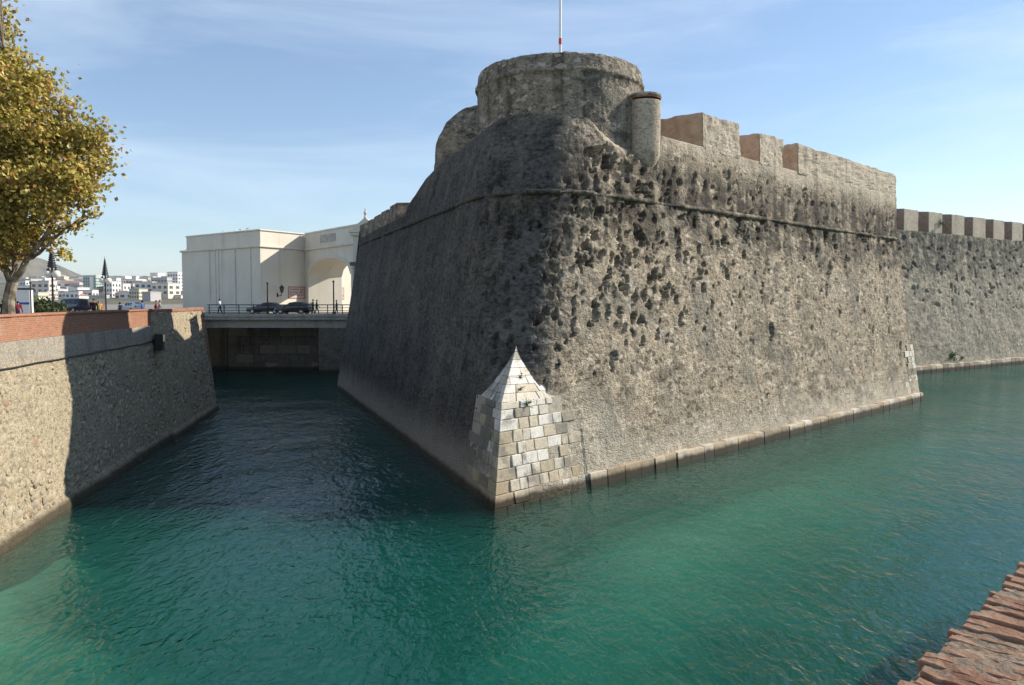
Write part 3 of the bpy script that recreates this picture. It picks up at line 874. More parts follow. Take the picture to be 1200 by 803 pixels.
# retaining bank behind the quay end, out of the water
b0, b1 = q_(LEN_Q - 0.5, 2.0), np.array([-34.6, 86.0])
bm = bmesh.new(); b_prism(bm, [(b0[0], b0[1], -4), (b1[0], b1[1], -4), (b1[0] - 1, b1[1] - .4, -4), (b0[0] - 1, b0[1] - .4, -4)], [(b0[0], b0[1], GZ - .02), (b1[0], b1[1], GZ - .02), (b1[0] - 1, b1[1] - .4, GZ - .02), (b0[0] - 1, b0[1] - .4, GZ - .02)])
tag(bm_obj("bank_wall", bm, MAT["bank"]), kind="structure")

# --- seabed
gx_ = np.arange(-45, 130, 0.9); gy_ = np.arange(-12, 150, 0.9)
GX, GY = np.meshgrid(gx_, gy_)
dq = (GX - Q0.x) * (-qn[0]) + (GY - Q0.y) * (-qn[1])          # metres out from the quay
dr_ = (GX - C2[0]) * (-nR[0]) + (GY - C2[1]) * (-nR[1])       # metres out from the bastion's right face
shoal = np.exp(-(np.clip(dr_ - 4.5, -3, 99) / 5.0) ** 2) * np.clip((GX + 4) / 8, 0, 1)
zb = -3.2 + 2.3 * np.exp(-np.clip(dq, 0, 99) / 5.0) * np.clip((48 - GY) / 26, 0, 1) + 2.0 * shoal
fl = np.stack([GX, GY, 0 * GX], -1).reshape(-1, 3)
zb = zb + (0.35 * fbm(fl, 0.12, 4, 71) + 0.15 * fbm(fl, 0.6, 3, 72)).reshape(GX.shape)
sandm = np.exp(-(np.clip(dr_ - 5, -99, 99) / 5.5) ** 2) * np.clip((GX + 3) / 8, 0, 1) + 0.9 * np.exp(-(((GX + 6) / 7.0) ** 2 + ((GY - 14) / 7) ** 2)) + 0.8 * np.exp(-np.clip(dq, 0, 99) / 3.0)
t = NT("seabed_sand")
p = t.pos()
n1 = t.noise(p, 0.16, 5, 0.6); n2 = t.noise(p, 1.1, 5, 0.6)
c = t.mix(t.ramp(n2, [(0.3, 0.0), (0.7, 1.0)]), (0.44, 0.42, 0.31), (0.62, 0.58, 0.44))
sand = t.n("Attribute", {"attribute_name": "face_u"}).outputs["Fac"]
sand = t.math('ADD', sand, t.math('MULTIPLY', t.math('SUBTRACT', n1, 0.5), 1.4))
c = t.mix(t.math('MULTIPLY', t.step(sand, 0.62, 0.30), 0.88), c, t.mix(n2, (0.05, 0.075, 0.045), (0.13, 0.15, 0.085)))   # seagrass
MAT["seabed"] = t.fin(c, 0.95)
tag(grid_mesh("seabed", np.stack([GX, GY, zb], -1), MAT["seabed"], None, True, sandm), kind="structure")

# --- water: clear, absorbing red, with wind ripples
t = NT("moat_water")
p = t.pos()
def rip(scale, sx, sy, rot, det=3, dist=0.4):
    return t.noise(t.mapv(p, (sx, sy, 1), rot=(0, 0, rot)), scale, det, 0.55, dist)
w1 = rip(0.55, 1.0, 0.55, R(20), 3, 0.3)
w2 = rip(1.7, 1.0, 0.5, R(-14), 3, 0.6)
w3 = rip(4.6, 1.0, 0.6, R(8), 2, 0.4)
calm = t.step(t.noise(p, 0.07, 2), 0.36, 0.62)
hgt = t.math('ADD', t.math('MULTIPLY', w1, 1.1), t.math('MULTIPLY', w2, 1.0))
hgt = t.math('ADD', hgt, t.math('MULTIPLY', w3, 0.55))
hgt = t.math('MULTIPLY', hgt, t.math('ADD', t.math('MULTIPLY', calm, 0.5), 0.5))
nrm = t.bump(hgt, 1.0, 0.15)
fres = t.n("Fresnel", IOR=1.33, Normal=nrm).outputs[0]
gl = t.n("BsdfGlossy", Color=(0.72, 0.74, 0.77), Roughness=0.03, Normal=nrm).outputs[0]
tr = t.n("BsdfTransparent", Color=(0.97, 0.985, 0.985)).outputs[0]
df = t.n("BsdfDiffuse", Color=(0.012, 0.135, 0.10)).outputs[0]
body = t.n("MixShader", Fac=0.04)
t.put(body.inputs[1], tr); t.put(body.inputs[2], df)
fres = t.math('MULTIPLY', fres, t.math('SUBTRACT', 1.0, t.n("NewGeometry").outputs["Backfacing"]))   # no mirror seen from below
surf = t.n("MixShader", Fac=fres)
t.put(surf.inputs[1], body.outputs[0]); t.put(surf.inputs[2], gl)
t.t.links.new(surf.outputs[0], t.out.inputs["Surface"])
vs_ = t.n("VolumeScatter", Color=(0.12, 0.98, 0.80), Density=0.062)
va = t.n("VolumeAbsorption", Color=(0.0, 0.58, 0.50), Density=0.46)
ad = t.n("AddShader")
t.put(ad.inputs[0], vs_.outputs[0]); t.put(ad.inputs[1], va.outputs[0])
t.t.links.new(ad.outputs[0], t.out.inputs["Volume"])
MAT["water"] = t.m
bm = bmesh.new(); b_box(bm, (-44, -11, -6.0), (128, 148, 0)); tag(bm_obj("moat_water", bm, MAT["water"]), kind="structure")

# --- quay wall on the left, in its own frame: x along it, y inland
quay = empty("quay_wall", "long rubble quay wall with red brick parapet along the left bank", "wall", (Q0.x, Q0.y, 0), math.atan2(qd[1], qd[0]))
QB = 0.8 / 7.5
def quay_u(px, a=0.8):                            # length along the quay seen at pixel column px
    rr = ray(px, 380); o = q_(0, a)
    det = qd[0] * (-rr.y) + qd[1] * rr.x
    return (-o[0] * (-rr.y) + (-o[1]) * rr.x) / det
U_S = quay_u(176)
def quay_face(name, u0, u1, z1, proud, seed):
    uu_ = np.concatenate([[u0], np.arange(u0, u1 + 0.01, 0.14)]); zz_ = np.concatenate([[-4, -2, -0.8], np.arange(-0.3, z1 + 0.01, 0.12)])
    Uq, Zq = np.meshgrid(uu_, zz_)
    toe = np.interp(Zq, [-4, 0.05, 0.3, 0.45, 9], [-0.22, -0.2, -0.14, 0, 0])
    Pq = np.stack([Uq, QB * np.clip(Zq, 0, 9) - proud + toe, Zq], -1)
    Pq[:, 0, 1] += 0.6
    fl = Pq.reshape(-1, 3)
    w = (0.06 * fbm(fl, 0.35, 3, seed) + 0.05 * fbm(fl, 2.2, 3, seed + 4) + 0.02 * fbm(fl, 6, 2, seed + 8)).reshape(Uq.shape)
    w[:, 0] = 0
    return grid_mesh(name, displace(Pq, w), MAT["quay"], quay)
quay_face("rubble_face", -28, U_S + 0.3, 5.85, 0.0, 401)
quay_face("rubble_buttress", U_S, LEN_Q, 7.28, 0.22, 431)
bm = bmesh.new()                                  # body of the wall and its far end
b_prism(bm, [(-28, 0.12, -4), (LEN_Q - 0.03, 0.0, -4), (LEN_Q - 0.03, 3.2, -4), (-28, 3.2, -4)], [(-28, 1.0, GZ - .03), (LEN_Q - 0.03, 0.75, GZ - .03), (LEN_Q - 0.03, 3.2, GZ - .03), (-28, 3.2, GZ - .03)])
bm_obj("wall_core", bm, MAT["quay"], quay)
MAT["concrete"] = rubble("concrete_band", (0.36, 0.32, 0.255), (0.30, 0.265, 0.21), (0.17, 0.145, 0.115), crust=0.12, streak=0.35, tide=False, cell=1.2, bumpd=0.012)
bm = bmesh.new()
nseg = 60
for k in range(nseg):
    x0 = -28 + (U_S + 27.9) * k / nseg; x1 = -28 + (U_S + 27.9) * (k + 1) / nseg
    b_prism(bm, [(x0, .60, 5.72), (x1, .60, 5.72), (x1, 1.1, 5.72), (x0, 1.1, 5.72)], [(x0, .66, 6.56), (x1, .66, 6.56), (x1, 1.1, 6.56), (x0, 1.1, 6.56)])
bmesh.ops.remove_doubles(bm, verts=bm.verts[:], dist=0.001)
bm_obj("concrete_band", bm, MAT["concrete"], quay)
t = NT("brickwork")
oc = t.objc()
sx = t.n("SeparateXYZ", Vector=oc)
cv = t.n("CombineXYZ", X=sx.outputs["X"], Y=sx.outputs["Z"], Z=0.0).outputs[0]
bt = t.n("TexBrick", {"offset": 0.5}, Vector=cv, Color1=(0.40, 0.155, 0.085), Color2=(0.29, 0.115, 0.065), Mortar=(0.36, 0.28, 0.20), Scale=1.0)
bt.inputs["Mortar Size"].default_value = 0.009; bt.inputs["Brick Width"].default_value = 0.26; bt.inputs["Row Height"].default_value = 0.068
nz = t.noise(oc, 1.2, 6, 0.65)
c = t.mix(t.math('MULTIPLY', t.step(nz, 0.5, 0.72), 0.5), bt.outputs["Color"], (0.40, 0.29, 0.20))
c = t.mix(t.math('MULTIPLY', t.step(t.noise(oc, 7, 4), 0.55, 0.75), 0.3), c, (0.15, 0.07, 0.045))
MAT["brickwork"] = t.fin(c, 0.9, t.bump(t.math('SUBTRACT', t.noise(oc, 14, 3), bt.outputs["Fac"]), 0.7, 0.02), 0.15)
bm = bmesh.new(); b_box(bm, (-28, 0.76, 6.565), (U_S + 0.15, 1.16, 7.40)); bm_obj("brick_parapet", bm, MAT["brickwork"], quay)
for (x0, x1, y0, y1, z0) in ((-28, U_S + 0.2, 0.70, 1.22, 7.405), (U_S + 0.21, LEN_Q - 0.05, 0.48, 1.3, 7.285)):   # brick coping laid in lengths
    x = x0
    while x < x1:
        w = min(2.4, x1 - x)
        bm = bmesh.new(); b_box(bm, (x + .004, y0 + random.uniform(-.015, .015), z0), (x + w - .004, y1, z0 + (0.11 if z0 > 7.3 else 0.2) + random.uniform(-.012, .012)), 0.02)
        bm_obj("coping", bm, MAT["brickwork"], quay)
        x += w
# brick quoin at the quay's far end
for k in range(24):
    z0 = 0.3 + k * 0.29; wq = 0.5 if k % 2 else 0.32
    bm = bmesh.new(); y0 = QB * z0 - 0.26
    b_box(bm, (LEN_Q - wq, y0, z0), (LEN_Q + 0.05, y0 + 0.6, z0 + 0.27), 0.02)
    bm_obj("quoin_brick", bm, MAT["brickwork"] if k > 10 else MAT["quay"], quay)
# rubble stones bedded in the face
def hull_stone(seed):
    rs = np.random.default_rng(seed)
    pts = rs.normal(size=(13, 3)); pts /= np.linalg.norm(pts, axis=1, keepdims=True)
    pts = np.sign(pts) * np.abs(pts) ** 0.75 * np.array([0.5, 0.5, 0.5])
    bm = bmesh.new()
    for q in pts: bm.verts.new(q)
    bmesh.ops.convex_hull(bm, input=bm.verts[:])
    loose = [v for v in bm.verts if not v.link_faces]
    bmesh.ops.delete(bm, geom=loose, context='VERTS')
    bmesh.ops.recalc_face_normals(bm, faces=bm.faces)
    return bm
def stone_mat(i, c):
    t = NT("field_stone_%d" % i)
    p = t.pos(); n1 = t.noise(p, 5, 5, 0.65)
    cc = t.mix(t.ramp(n1, [(0.3, 0.0), (0.7, 1.0)]), tuple(x * 0.7 for x in c), tuple(x * 1.1 for x in c))
    z = t.n("SeparateXYZ", Vector=p).outputs["Z"]
    cc = t.mix(t.math('MULTIPLY', t.step(z, 0.75, 0.2), 0.85), cc, (0.05, 0.042, 0.028))
    return t.fin(cc, 0.92, t.bump(n1, 0.6, 0.04), 0.15)
SM = [stone_mat(i, c) for i, c in enumerate([(0.42, 0.34, 0.23), (0.37, 0.30, 0.20), (0.34, 0.29, 0.22), (0.45, 0.38, 0.28), (0.25, 0.20, 0.14), (0.34, 0.22, 0.14)])]
smesh = {}
for s_ in range(7):
    bmv = hull_stone(500 + s_)
    for mi, m_ in enumerate(SM):
        me = bpy.data.meshes.new("stone"); bmv.to_mesh(me); me.materials.append(m_)
        me.polygons.foreach_set("use_smooth", [True] * len(me.polygons))
        smesh[s_, mi] = me
cand = []
u = -3.0
while u < LEN_Q - 0.5:
    z = 0.45
    while z < 7.2:
        if u > U_S + 0.3 or z < 5.6:
            pr = 0.22 if u > U_S + 0.2 else 0.0
            uu_ = u + random.uniform(-.16, .16); zz_ = z + random.uniform(-.1, .1)
            if random.random() < 0.86:
                sz = random.uniform(0.20, 0.40) if random.random() < 0.75 else random.uniform(0.38, 0.60)
                cand.append((uu_, QB * zz_ - pr + 0.03, zz_, sz, sz * random.uniform(0.6, 0.95), random.randrange(7), random.choices(range(6), weights=[5, 4, 4, 4, 2, 0.6])[0], random.uniform(-.5, .5)))
        z += 0.29
    u += 0.36
def key_(cn):
    w = q_(cn[0], 0); inview = 1 if (w[0] / w[1] * F + 600) > -4 else 0
    return (-inview, w[1])
cand.sort(key=key_)
n_ob = 300
vv, ff, mm = [], [], []
for i, (x, y, z, sx_, sz_, s_, mi, rot) in enumerate(cand):
    me = smesh[s_, mi]
    if i < n_ob:
        o = bpy.data.objects.new("stone", me); col.objects.link(o); o.parent = quay
        o.location = (x, y, z); o.scale = (sx_, 0.14, sz_); o.rotation_euler = (0, rot, 0)
    else:
        b_ = len(vv); ca, sa = math.cos(rot), math.sin(rot)
        for v in me.vertices:
            a_, c_ = v.co.x * sx_, v.co.z * sz_
            vv.append((x + a_ * ca + c_ * sa, y + v.co.y * 0.14, z - a_ * sa + c_ * ca))
        for p_ in me.polygons:
            ff.append([b_ + k for k in p_.vertices]); mm.append(mi)
o = pymesh("stones", vv, ff, None, quay, True)
for m_ in SM: o.data.materials.append(m_)
o.data.polygons.foreach_set("material_index", mm); o["kind"] = "stuff"
# cable along the face and floodlight at the buttress
MAT["black_metal"] = simple("black_metal", (0.02, 0.02, 0.022), 0.5, 0.1, spec=0.4)
bm = bmesh.new(); b_tube(bm, [(x, 0.545 - 0.0 * x, 5.66 + 0.012 * math.sin(x * 1.7)) for x in np.arange(-6, U_S - 0.3, 0.7)], 0.035, 6)
o = tag(bm_obj("power_cable", bm, MAT["black_metal"]), "black cable running along the quay wall below the brick parapet", "cable")
o.location = quay.location; o.rotation_euler = quay.rotation_euler
fl_ = empty("floodlight", "black box floodlight bracketed on the quay wall by the brick parapet's end", "floodlight")
pw_ = q_(U_S - 0.25, 0.35); fl_.location = (pw_[0], pw_[1], 5.15); fl_.rotation_euler = quay.rotation_euler
bm = bmesh.new(); b_box(bm, (-.28, -.30, 0), (.28, .12, .95), .03); bm_obj("housing", bm, MAT["black_metal"], fl_)
bm = bmesh.new(); b_box(bm, (-.22, -.34, .5), (.22, -.302, .9), .01); bm_obj("lens", bm, simple("dark_glass", (0.03, 0.035, 0.04), 0.1, 0.05, spec=0.5), fl_)
bm = bmesh.new(); b_box(bm, (-.06, .121, .3), (.06, .42, .55), .01); bm_obj("bracket", bm, MAT["black_metal"], fl_)

# ================================================================ the near parapet, bottom right
n0 = at_z(1045, 803, 6.95); n1_ = at_z(1200, 655, 6.95)
nd = np.array([n1_.x - n0.x, n1_.y - n0.y]); nd /= np.hypot(*nd)
near = empty("brick_parapet_wall", "near brick parapet with worn bricks laid on edge, bottom right corner", "wall", (n0.x, n0.y, 0), math.atan2(nd[1], nd[0]))
# local frame: x along the wall away from the camera, y towards the water
mx, my = np.meshgrid(np.concatenate([np.arange(-2, 4, 0.012), np.arange(4, 30, 0.5)]), np.concatenate([[-0.53, -0.525], np.arange(-0.52, -0.015, 0.012), [-0.012, -0.01]]))
mp = np.stack([mx, my, 0 * mx], -1)
mz = 6.931 + (0.007 * fbm(mp.reshape(-1, 3), 9, 3, 801) + 0.006 * fbm(mp.reshape(-1, 3), 45, 3, 803)).reshape(mx.shape)
mz[0] = 6.6; mz[-1] = 6.6
my2 = my + 0.008 * fbm(mp.reshape(-1, 3), 12, 3, 807).reshape(mx.shape)
grid_mesh("mortar_bed", np.stack([mx, my2, mz], -1), simple("lime_mortar", (0.215, 0.165, 0.118), 0.95, 0.35, 30, 0.1, bump=0.8), near)
bm = bmesh.new(); b_box(bm, (-5, -0.48, -3), (30, -0.05, 6.695)); bm_obj("wall_body", bm, MAT["brickwork"], near)
t = NT("worn_brick")
oi = t.n("ObjectInfo").outputs["Random"]
oc = t.objc()
n1 = t.noise(oc, 22, 6, 0.7); n2 = t.noise(oc, 70, 4, 0.7)
c = t.ramp(oi, [(0.0, (0.20, 0.10, 0.065)), (0.35, (0.31, 0.175, 0.11)), (0.7, (0.26, 0.145, 0.095)), (1.0, (0.34, 0.23, 0.155))])
c = t.mix(t.math('MULTIPLY', t.step(n1, 0.48, 0.7), 0.55), c, (0.46, 0.34, 0.235))
c = t.mix(t.math('MULTIPLY', t.step(n1, 0.42, 0.28), 0.6), c, (0.12, 0.065, 0.045))
c = t.mix(t.math('MULTIPLY', t.step(n2, 0.6, 0.75), 0.5), c, (0.10, 0.075, 0.055))
MAT["worn_brick"] = t.fin(c, 0.95, t.bump(t.math('ADD', t.math('MULTIPLY', n1, 0.7), t.math('MULTIPLY', n2, 0.4)), 1.0, 0.014), 0.12)
bmeshes = []
for s_ in range(9):
    rs = np.random.default_rng(900 + s_)
    bm = bmesh.new(); b_box(bm, (-.021, -.122, -.06), (.021, .122, .06), 0.004)
    bmesh.ops.subdivide_edges(bm, edges=[e for e in bm.edges if e.calc_length() > 0.15], cuts=5, use_grid_fill=True)
    bm.normal_update()
    co = np.array([v.co[:] for v in bm.verts]) + s_ * 3.1
    dn = 0.012 * fbm(co, 16, 3, s_) + 0.007 * fbm(co, 60, 2, s_ + 5)
    for v, k in zip(bm.verts, dn): v.co += v.normal * k
    bmesh.ops.recalc_face_normals(bm, faces=bm.faces)
    me = bpy.data.meshes.new("brick"); bm.to_mesh(me); bm.free(); me.materials.append(MAT["worn_brick"])
    bmeshes.append(me)
x = -1.3
nb = 0
while x < 3.6:
    for row, yc in enumerate((-0.135, -0.395)):
        o = bpy.data.objects.new("brick", random.choice(bmeshes)); col.objects.link(o); o.parent = near
        o.location = (x + row * 0.026 + random.uniform(-.004, .004), yc + random.uniform(-.012, .03), 6.880 + random.uniform(-.008, .006))
        o.rotation_euler = (random.uniform(-.035, .035), random.uniform(-.05, .05), random.uniform(-.03, .03) + (math.pi if random.random() < .5 else 0))
        o.scale = (random.uniform(0.9, 1.12), random.uniform(0.94, 1.04), random.uniform(0.95, 1.04))
        nb += 1
    x += 0.056 + random.uniform(-.003, .005)
bm = bmesh.new(); b_box(bm, (3.65, -0.52, 6.886), (30, -0.01, 6.95), 0.01); bm_obj("coping", bm, MAT["brickwork"], near)
w0 = np.array([n0.x, n0.y])
tn = np.array([nd[1], -nd[0]])
wk_ = [w0 + nd * -5 + tn * 0.5, w0 + nd * 30 + tn * 0.5, w0 + nd * 30 + tn * 12, w0 + nd * -5 + tn * 12]
tag(pymesh("walkway", [(p[0], p[1], GZ) for p in wk_], [[0, 1, 2, 3]], MAT["paving"]), kind="structure")
# ================================================================ bridge
BY0, BY1 = 86.0, 97.5
bl_ = at_d(243, 370, BY0).x - 2.0; br_ = at_d(412, 370, BY0).x + 3
bridge = empty("road_bridge", "flat concrete road bridge over the moat between quay and bastion", "bridge", (bl_, BY0, 0))
BRM = Matrix.Translation((-bl_, -BY0, 0))
def brpart(o):
    o.parent = bridge; o.matrix_parent_inverse = BRM
    return o
MAT["bridge_concrete"] = rubble("bridge_concrete", (0.50, 0.47, 0.41), (0.42, 0.39, 0.34), (0.20, 0.185, 0.16), crust=0.2, streak=0.35, tide=False, cell=0.8, bumpd=0.01)
MAT["asphalt"] = simple("asphalt", (0.055, 0.055, 0.055), 0.9, 0.2, 3, 0.2)
bm = bmesh.new(); b_box(bm, (bl_, BY0, 5.85), (br_, BY1, 6.36), 0.03); brpart(bm_obj("deck_slab", bm, MAT["bridge_concrete"]))
bm = bmesh.new(); b_box(bm, (bl_ + .3, BY0 - 0.12, 6.18), (br_, BY0 + 0.35, 6.50), 0.04); brpart(bm_obj("kerb_ledge", bm, MAT["bridge_concrete"]))
bm = bmesh.new(); b_box(bm, (bl_, BY0 + 2.2, 6.36), (br_, BY1 - 1.2, 6.372)); brpart(bm_obj("road_surface", bm, MAT["asphalt"]))
for k in range(5):
    y0 = BY0 + 0.55 + k * 2.1
    bm = bmesh.new(); b_box(bm, (bl_, y0, 4.95), (br_, y0 + 0.5, 5.849), 0.03); brpart(bm_obj("girder", bm, MAT["bridge_concrete"]))
def wall_block(name, px0, px1, y, z0, z1, thick, mat, parts=True):
    x0, x1 = at_d(px0, 400, y).x, at_d(px1, 400, y).x
    bm = bmesh.new(); b_box(bm, (x0, y, z0), (x1, y + thick, z1), 0.03)
    return brpart(bm_obj(name, bm, mat))
wall_block("abutment", 267, 420, 90.5, -4, 4.94, 3.0, MAT["bank"])
wall_block("pier", 373, 420, 86.6, -4, 5.84, 3.4, MAT["bank"])
wall_block("side_wall", 225, 266.5, 92.0, -4, 4.94, 2.0, MAT["bank"])
x0, x1 = at_d(268, 400, 90.5).x, at_d(373, 400, 90.5).x
for row in range(5):                                  # big worn blocks of the abutment
    x = x0 + (0.9 if row % 2 else 0.0)
    z0 = -0.2 + row * 1.02
    while x < x1 - 0.2:
        w = min(random.uniform(1.5, 2.3), x1 - x)
        bm = bmesh.new(); b_box(bm, (x + .02, 90.5 - random.uniform(.05, .09), z0 + .02), (x + w - .02, 90.55, z0 + 1.0), 0.03)
        brpart(bm_obj("block", bm, random.choice([MAT["bank"], MAT["bank"], PALE[4]])))
        x += w
xs = np.arange(bl_ + 2.2, br_, 1.62)
for k, x in enumerate(xs):
    bm = bmesh.new(); b_box(bm, (x - .045, BY0 + .02, 6.501), (x + .045, BY0 + .12, 7.52), 0.01); brpart(bm_obj("railing_post", bm, MAT["black_metal"]))
for z, r_ in ((7.5, .05), (7.18, .028), (6.88, .028), (6.64, .028)):
    bm = bmesh.new(); b_tube(bm, [(bl_ + 2.0, BY0 + .07, z), (br_, BY0 + .07, z)], r_, 8); brpart(bm_obj("railing_rail", bm, MAT["black_metal"]))

# ================================================================ white building beyond the bridge
t = NT("cream_render")
p = t.pos()
n1 = t.noise(p, 0.35, 5); sk = t.noise(t.mapv(p, (1, 1, 0.05)), 0.7, 5, 0.6)
c = t.mix(t.ramp(n1, [(0.3, 0.0), (0.7, 1.0)]), (0.62, 0.565, 0.46), (0.70, 0.65, 0.55))
c = t.mix(t.math('MULTIPLY', t.step(sk, 0.56, 0.72), 0.35), c, (0.33, 0.31, 0.28))
MAT["cream"] = t.fin(c, 0.85, t.bump(t.noise(p, 6, 4), 0.2, 0.02), 0.2)
MAT["cornice"] = simple("cornice_render", (0.66, 0.60, 0.50), 0.85, 0.12, 0.8, 0.2)
MAT["stain"] = simple("rain_stain", (0.42, 0.40, 0.36), 0.9, 0.25, 1.5, 0.1)
kA = np.array([at_d(305, 300, 104).x, 104.0]); kB = np.array([at_d(213, 300, 116).x, 116.0]); kC = np.array([at_d(357, 300, 111).x, 111.0]); kD = np.array([at_d(424, 300, 96.5).x, 96.5])
house = empty("white_hall", "big plain cream building with arched passage beyond the bridge", "building", (kA[0], kA[1], GZ))
HINV = Matrix.Translation((-kA[0], -kA[1], -GZ))
def hpart(o):
    o.parent = house; o.matrix_parent_inverse = HINV
    return o
def prism_xy(name, poly, z0, z1, mat, bev=0.0):
    bm = bmesh.new(); b_prism(bm, [(p[0], p[1], z0) for p in poly], [(p[0], p[1], z1) for p in poly])
    if bev: bmesh.ops.bevel(bm, geom=bm.edges[:], offset=bev, segments=1, affect='EDGES')
    return bm_obj(name, bm, mat)
e2 = (kC - kA) / np.hypot(*(kC - kA)); n2_ = np.array([-e2[1], e2[0]])      # second front and its inward normal
kC2 = kC + e2 * 11.0                                                    # the front runs on behind the arch
back = 16.0
e1 = (kB - kA) / np.hypot(*(kB - kA))
ins = lambda poly, d: [q + (np.mean(poly, axis=0) - q) / np.hypot(*(np.mean(poly, axis=0) - q)) * d for q in poly]
body_poly = [kB, kA, kC2, kC2 + n2_ * 12, kB + e2 * 14]
hpart(prism_xy("walls", body_poly, GZ - 0.05, 15.0, MAT["cream"]))
up_poly = [kB - e1 * 0.9 + e2 * 0.3, kA - e1 * 0.02 + (e1 + e2) * 0.12, kC2 + n2_ * 0.15, kC2 + n2_ * 12, kB + e2 * 13.5 - e1 * .9]
hpart(prism_xy("attic", up_poly, 15.28, 17.2, MAT["cream"]))
big = [kB + e1 * .25 - e2 * .25, kA - (e1 + e2) * 0.25, kC2 - n2_ * .3, kC2 + n2_ * 12.2, kB + e2 * 14.2 + e1 * .25]
hpart(prism_xy("cornice", big, 15.003, 15.277, MAT["cornice"], 0.05))
rim = [kB - e1 * 0.75 + e2 * 0.2, kA - (e1 + e2) * 0.08, kC2, kC2 + n2_ * 12.1, kB + e2 * 13.6 - e1 * .75]
hpart(prism_xy("roof_rim", rim, 17.203, 17.38, MAT["cornice"], 0.03))
# rain-stained panel joints on the shaded front
n1v = np.array([e1[1], -e1[0]]); n1v = n1v if n1v @ (np.array([0, 0]) - kA) > 0 else -n1v
for s_, z0, w in ((2.0, 7.0, .22), (5.6, 6.6, .3), (9.7, 7.5, .2), (10.5, 7.2, .18), (12.0, 8.0, .2)):
    a0 = kA + e1 * s_; a1 = kA + e1 * (s_ + w)
    hpart(prism_xy("stained_joint", [a0 + n1v * .012, a1 + n1v * .012, a1 - n1v * .05, a0 - n1v * .05], z0, 14.9, MAT["stain"]))
# wing with the arch: real opening through a thick wall
ew = (kD - kC); LW = float(np.hypot(*ew)); ew /= LW
nw = np.array([ew[1], -ew[0]]); nw = nw if nw @ (-kC) > 0 else -nw          # towards the camera
def wing_pt(s_, d, z): 
    q = kC + ew * s_ - nw * d
    return (q[0], q[1], z)
def s_px(px):
    rr = ray(px, 300); det = ew[0] * (-rr.y) + ew[1] * rr.x
    return (-kC[0] * (-rr.y) + (-kC[1]) * rr.x) / det
sa0, sa1 = s_px(361), s_px(411)
zsp, zcr = 11.3, 13.6                                                   # springing and crown
bm = bmesh.new()
arc_ = [(sa0 + (sa1 - sa0) * k / 20, zsp + (zcr - zsp) * math.sqrt(max(0, 1 - (2 * k / 20 - 1) ** 2))) for k in range(21)]
front = [(-.0, GZ - .05), (sa0, GZ - .05)] + arc_ + [(sa1, GZ - .05), (LW, GZ - .05), (LW, 17.2), (0, 17.2)]
b_prism(bm, [wing_pt(s_, 0, z) for s_, z in front], [wing_pt(s_, 5.0, z) for s_, z in front])
hpart(bm_obj("arched_wing", bm, MAT["cream"]))
bm = bmesh.new()                                                        # archivolt, a raised band round the arch
for k in range(20):
    (s0, z0), (s1, z1) = arc_[k], arc_[k + 1]
    mid = (sa0 + sa1) / 2
    g = lambda s_, z: (mid + (s_ - mid) * 1.09, zsp + (z - zsp) * 1.16 + 0.02)
    q0, q1 = g(s0, z0), g(s1, z1)
    b_prism(bm, [wing_pt(s0, -.1, z0), wing_pt(s1, -.1, z1), wing_pt(*[q1[0], -.1, q1[1]]), wing_pt(q0[0], -.1, q0[1])], [wing_pt(s0, -.003, z0), wing_pt(s1, -.003, z1), wing_pt(q1[0], -.003, q1[1]), wing_pt(q0[0], -.003, q0[1])])
hpart(bm_obj("archivolt", bm, MAT["cornice"]))
for nm, z0, z1, pr in (("cornice", 14.95, 15.2, .25), ("roof_rim", 17.203, 17.4, .12)):
    bm = bmesh.new(); b_prism(bm, [wing_pt(.35, -pr, z0), wing_pt(LW, -pr, z0), wing_pt(LW, -.004 if z0 < 16 else 5.1, z0), wing_pt(.35, -.004 if z0 < 16 else 5.1, z0)], [wing_pt(.35, -pr, z1), wing_pt(LW, -pr, z1), wing_pt(LW, -.004 if z0 < 16 else 5.1, z1), wing_pt(.35, -.004 if z0 < 16 else 5.1, z1)])
    hpart(bm_obj(nm, bm, MAT["cornice"]))
bm = bmesh.new(); b_prism(bm, [wing_pt(5.6, -.06, 15.75), wing_pt(10.5, -.06, 15.75), wing_pt(10.5, -.004, 15.75), wing_pt(5.6, -.004, 15.75)], [wing_pt(5.6, -.06, 16.75), wing_pt(10.5, -.06, 16.75), wing_pt(10.5, -.004, 16.75), wing_pt(5.6, -.004, 16.75)])
hpart(bm_obj("plaque", bm, MAT["stain"]))
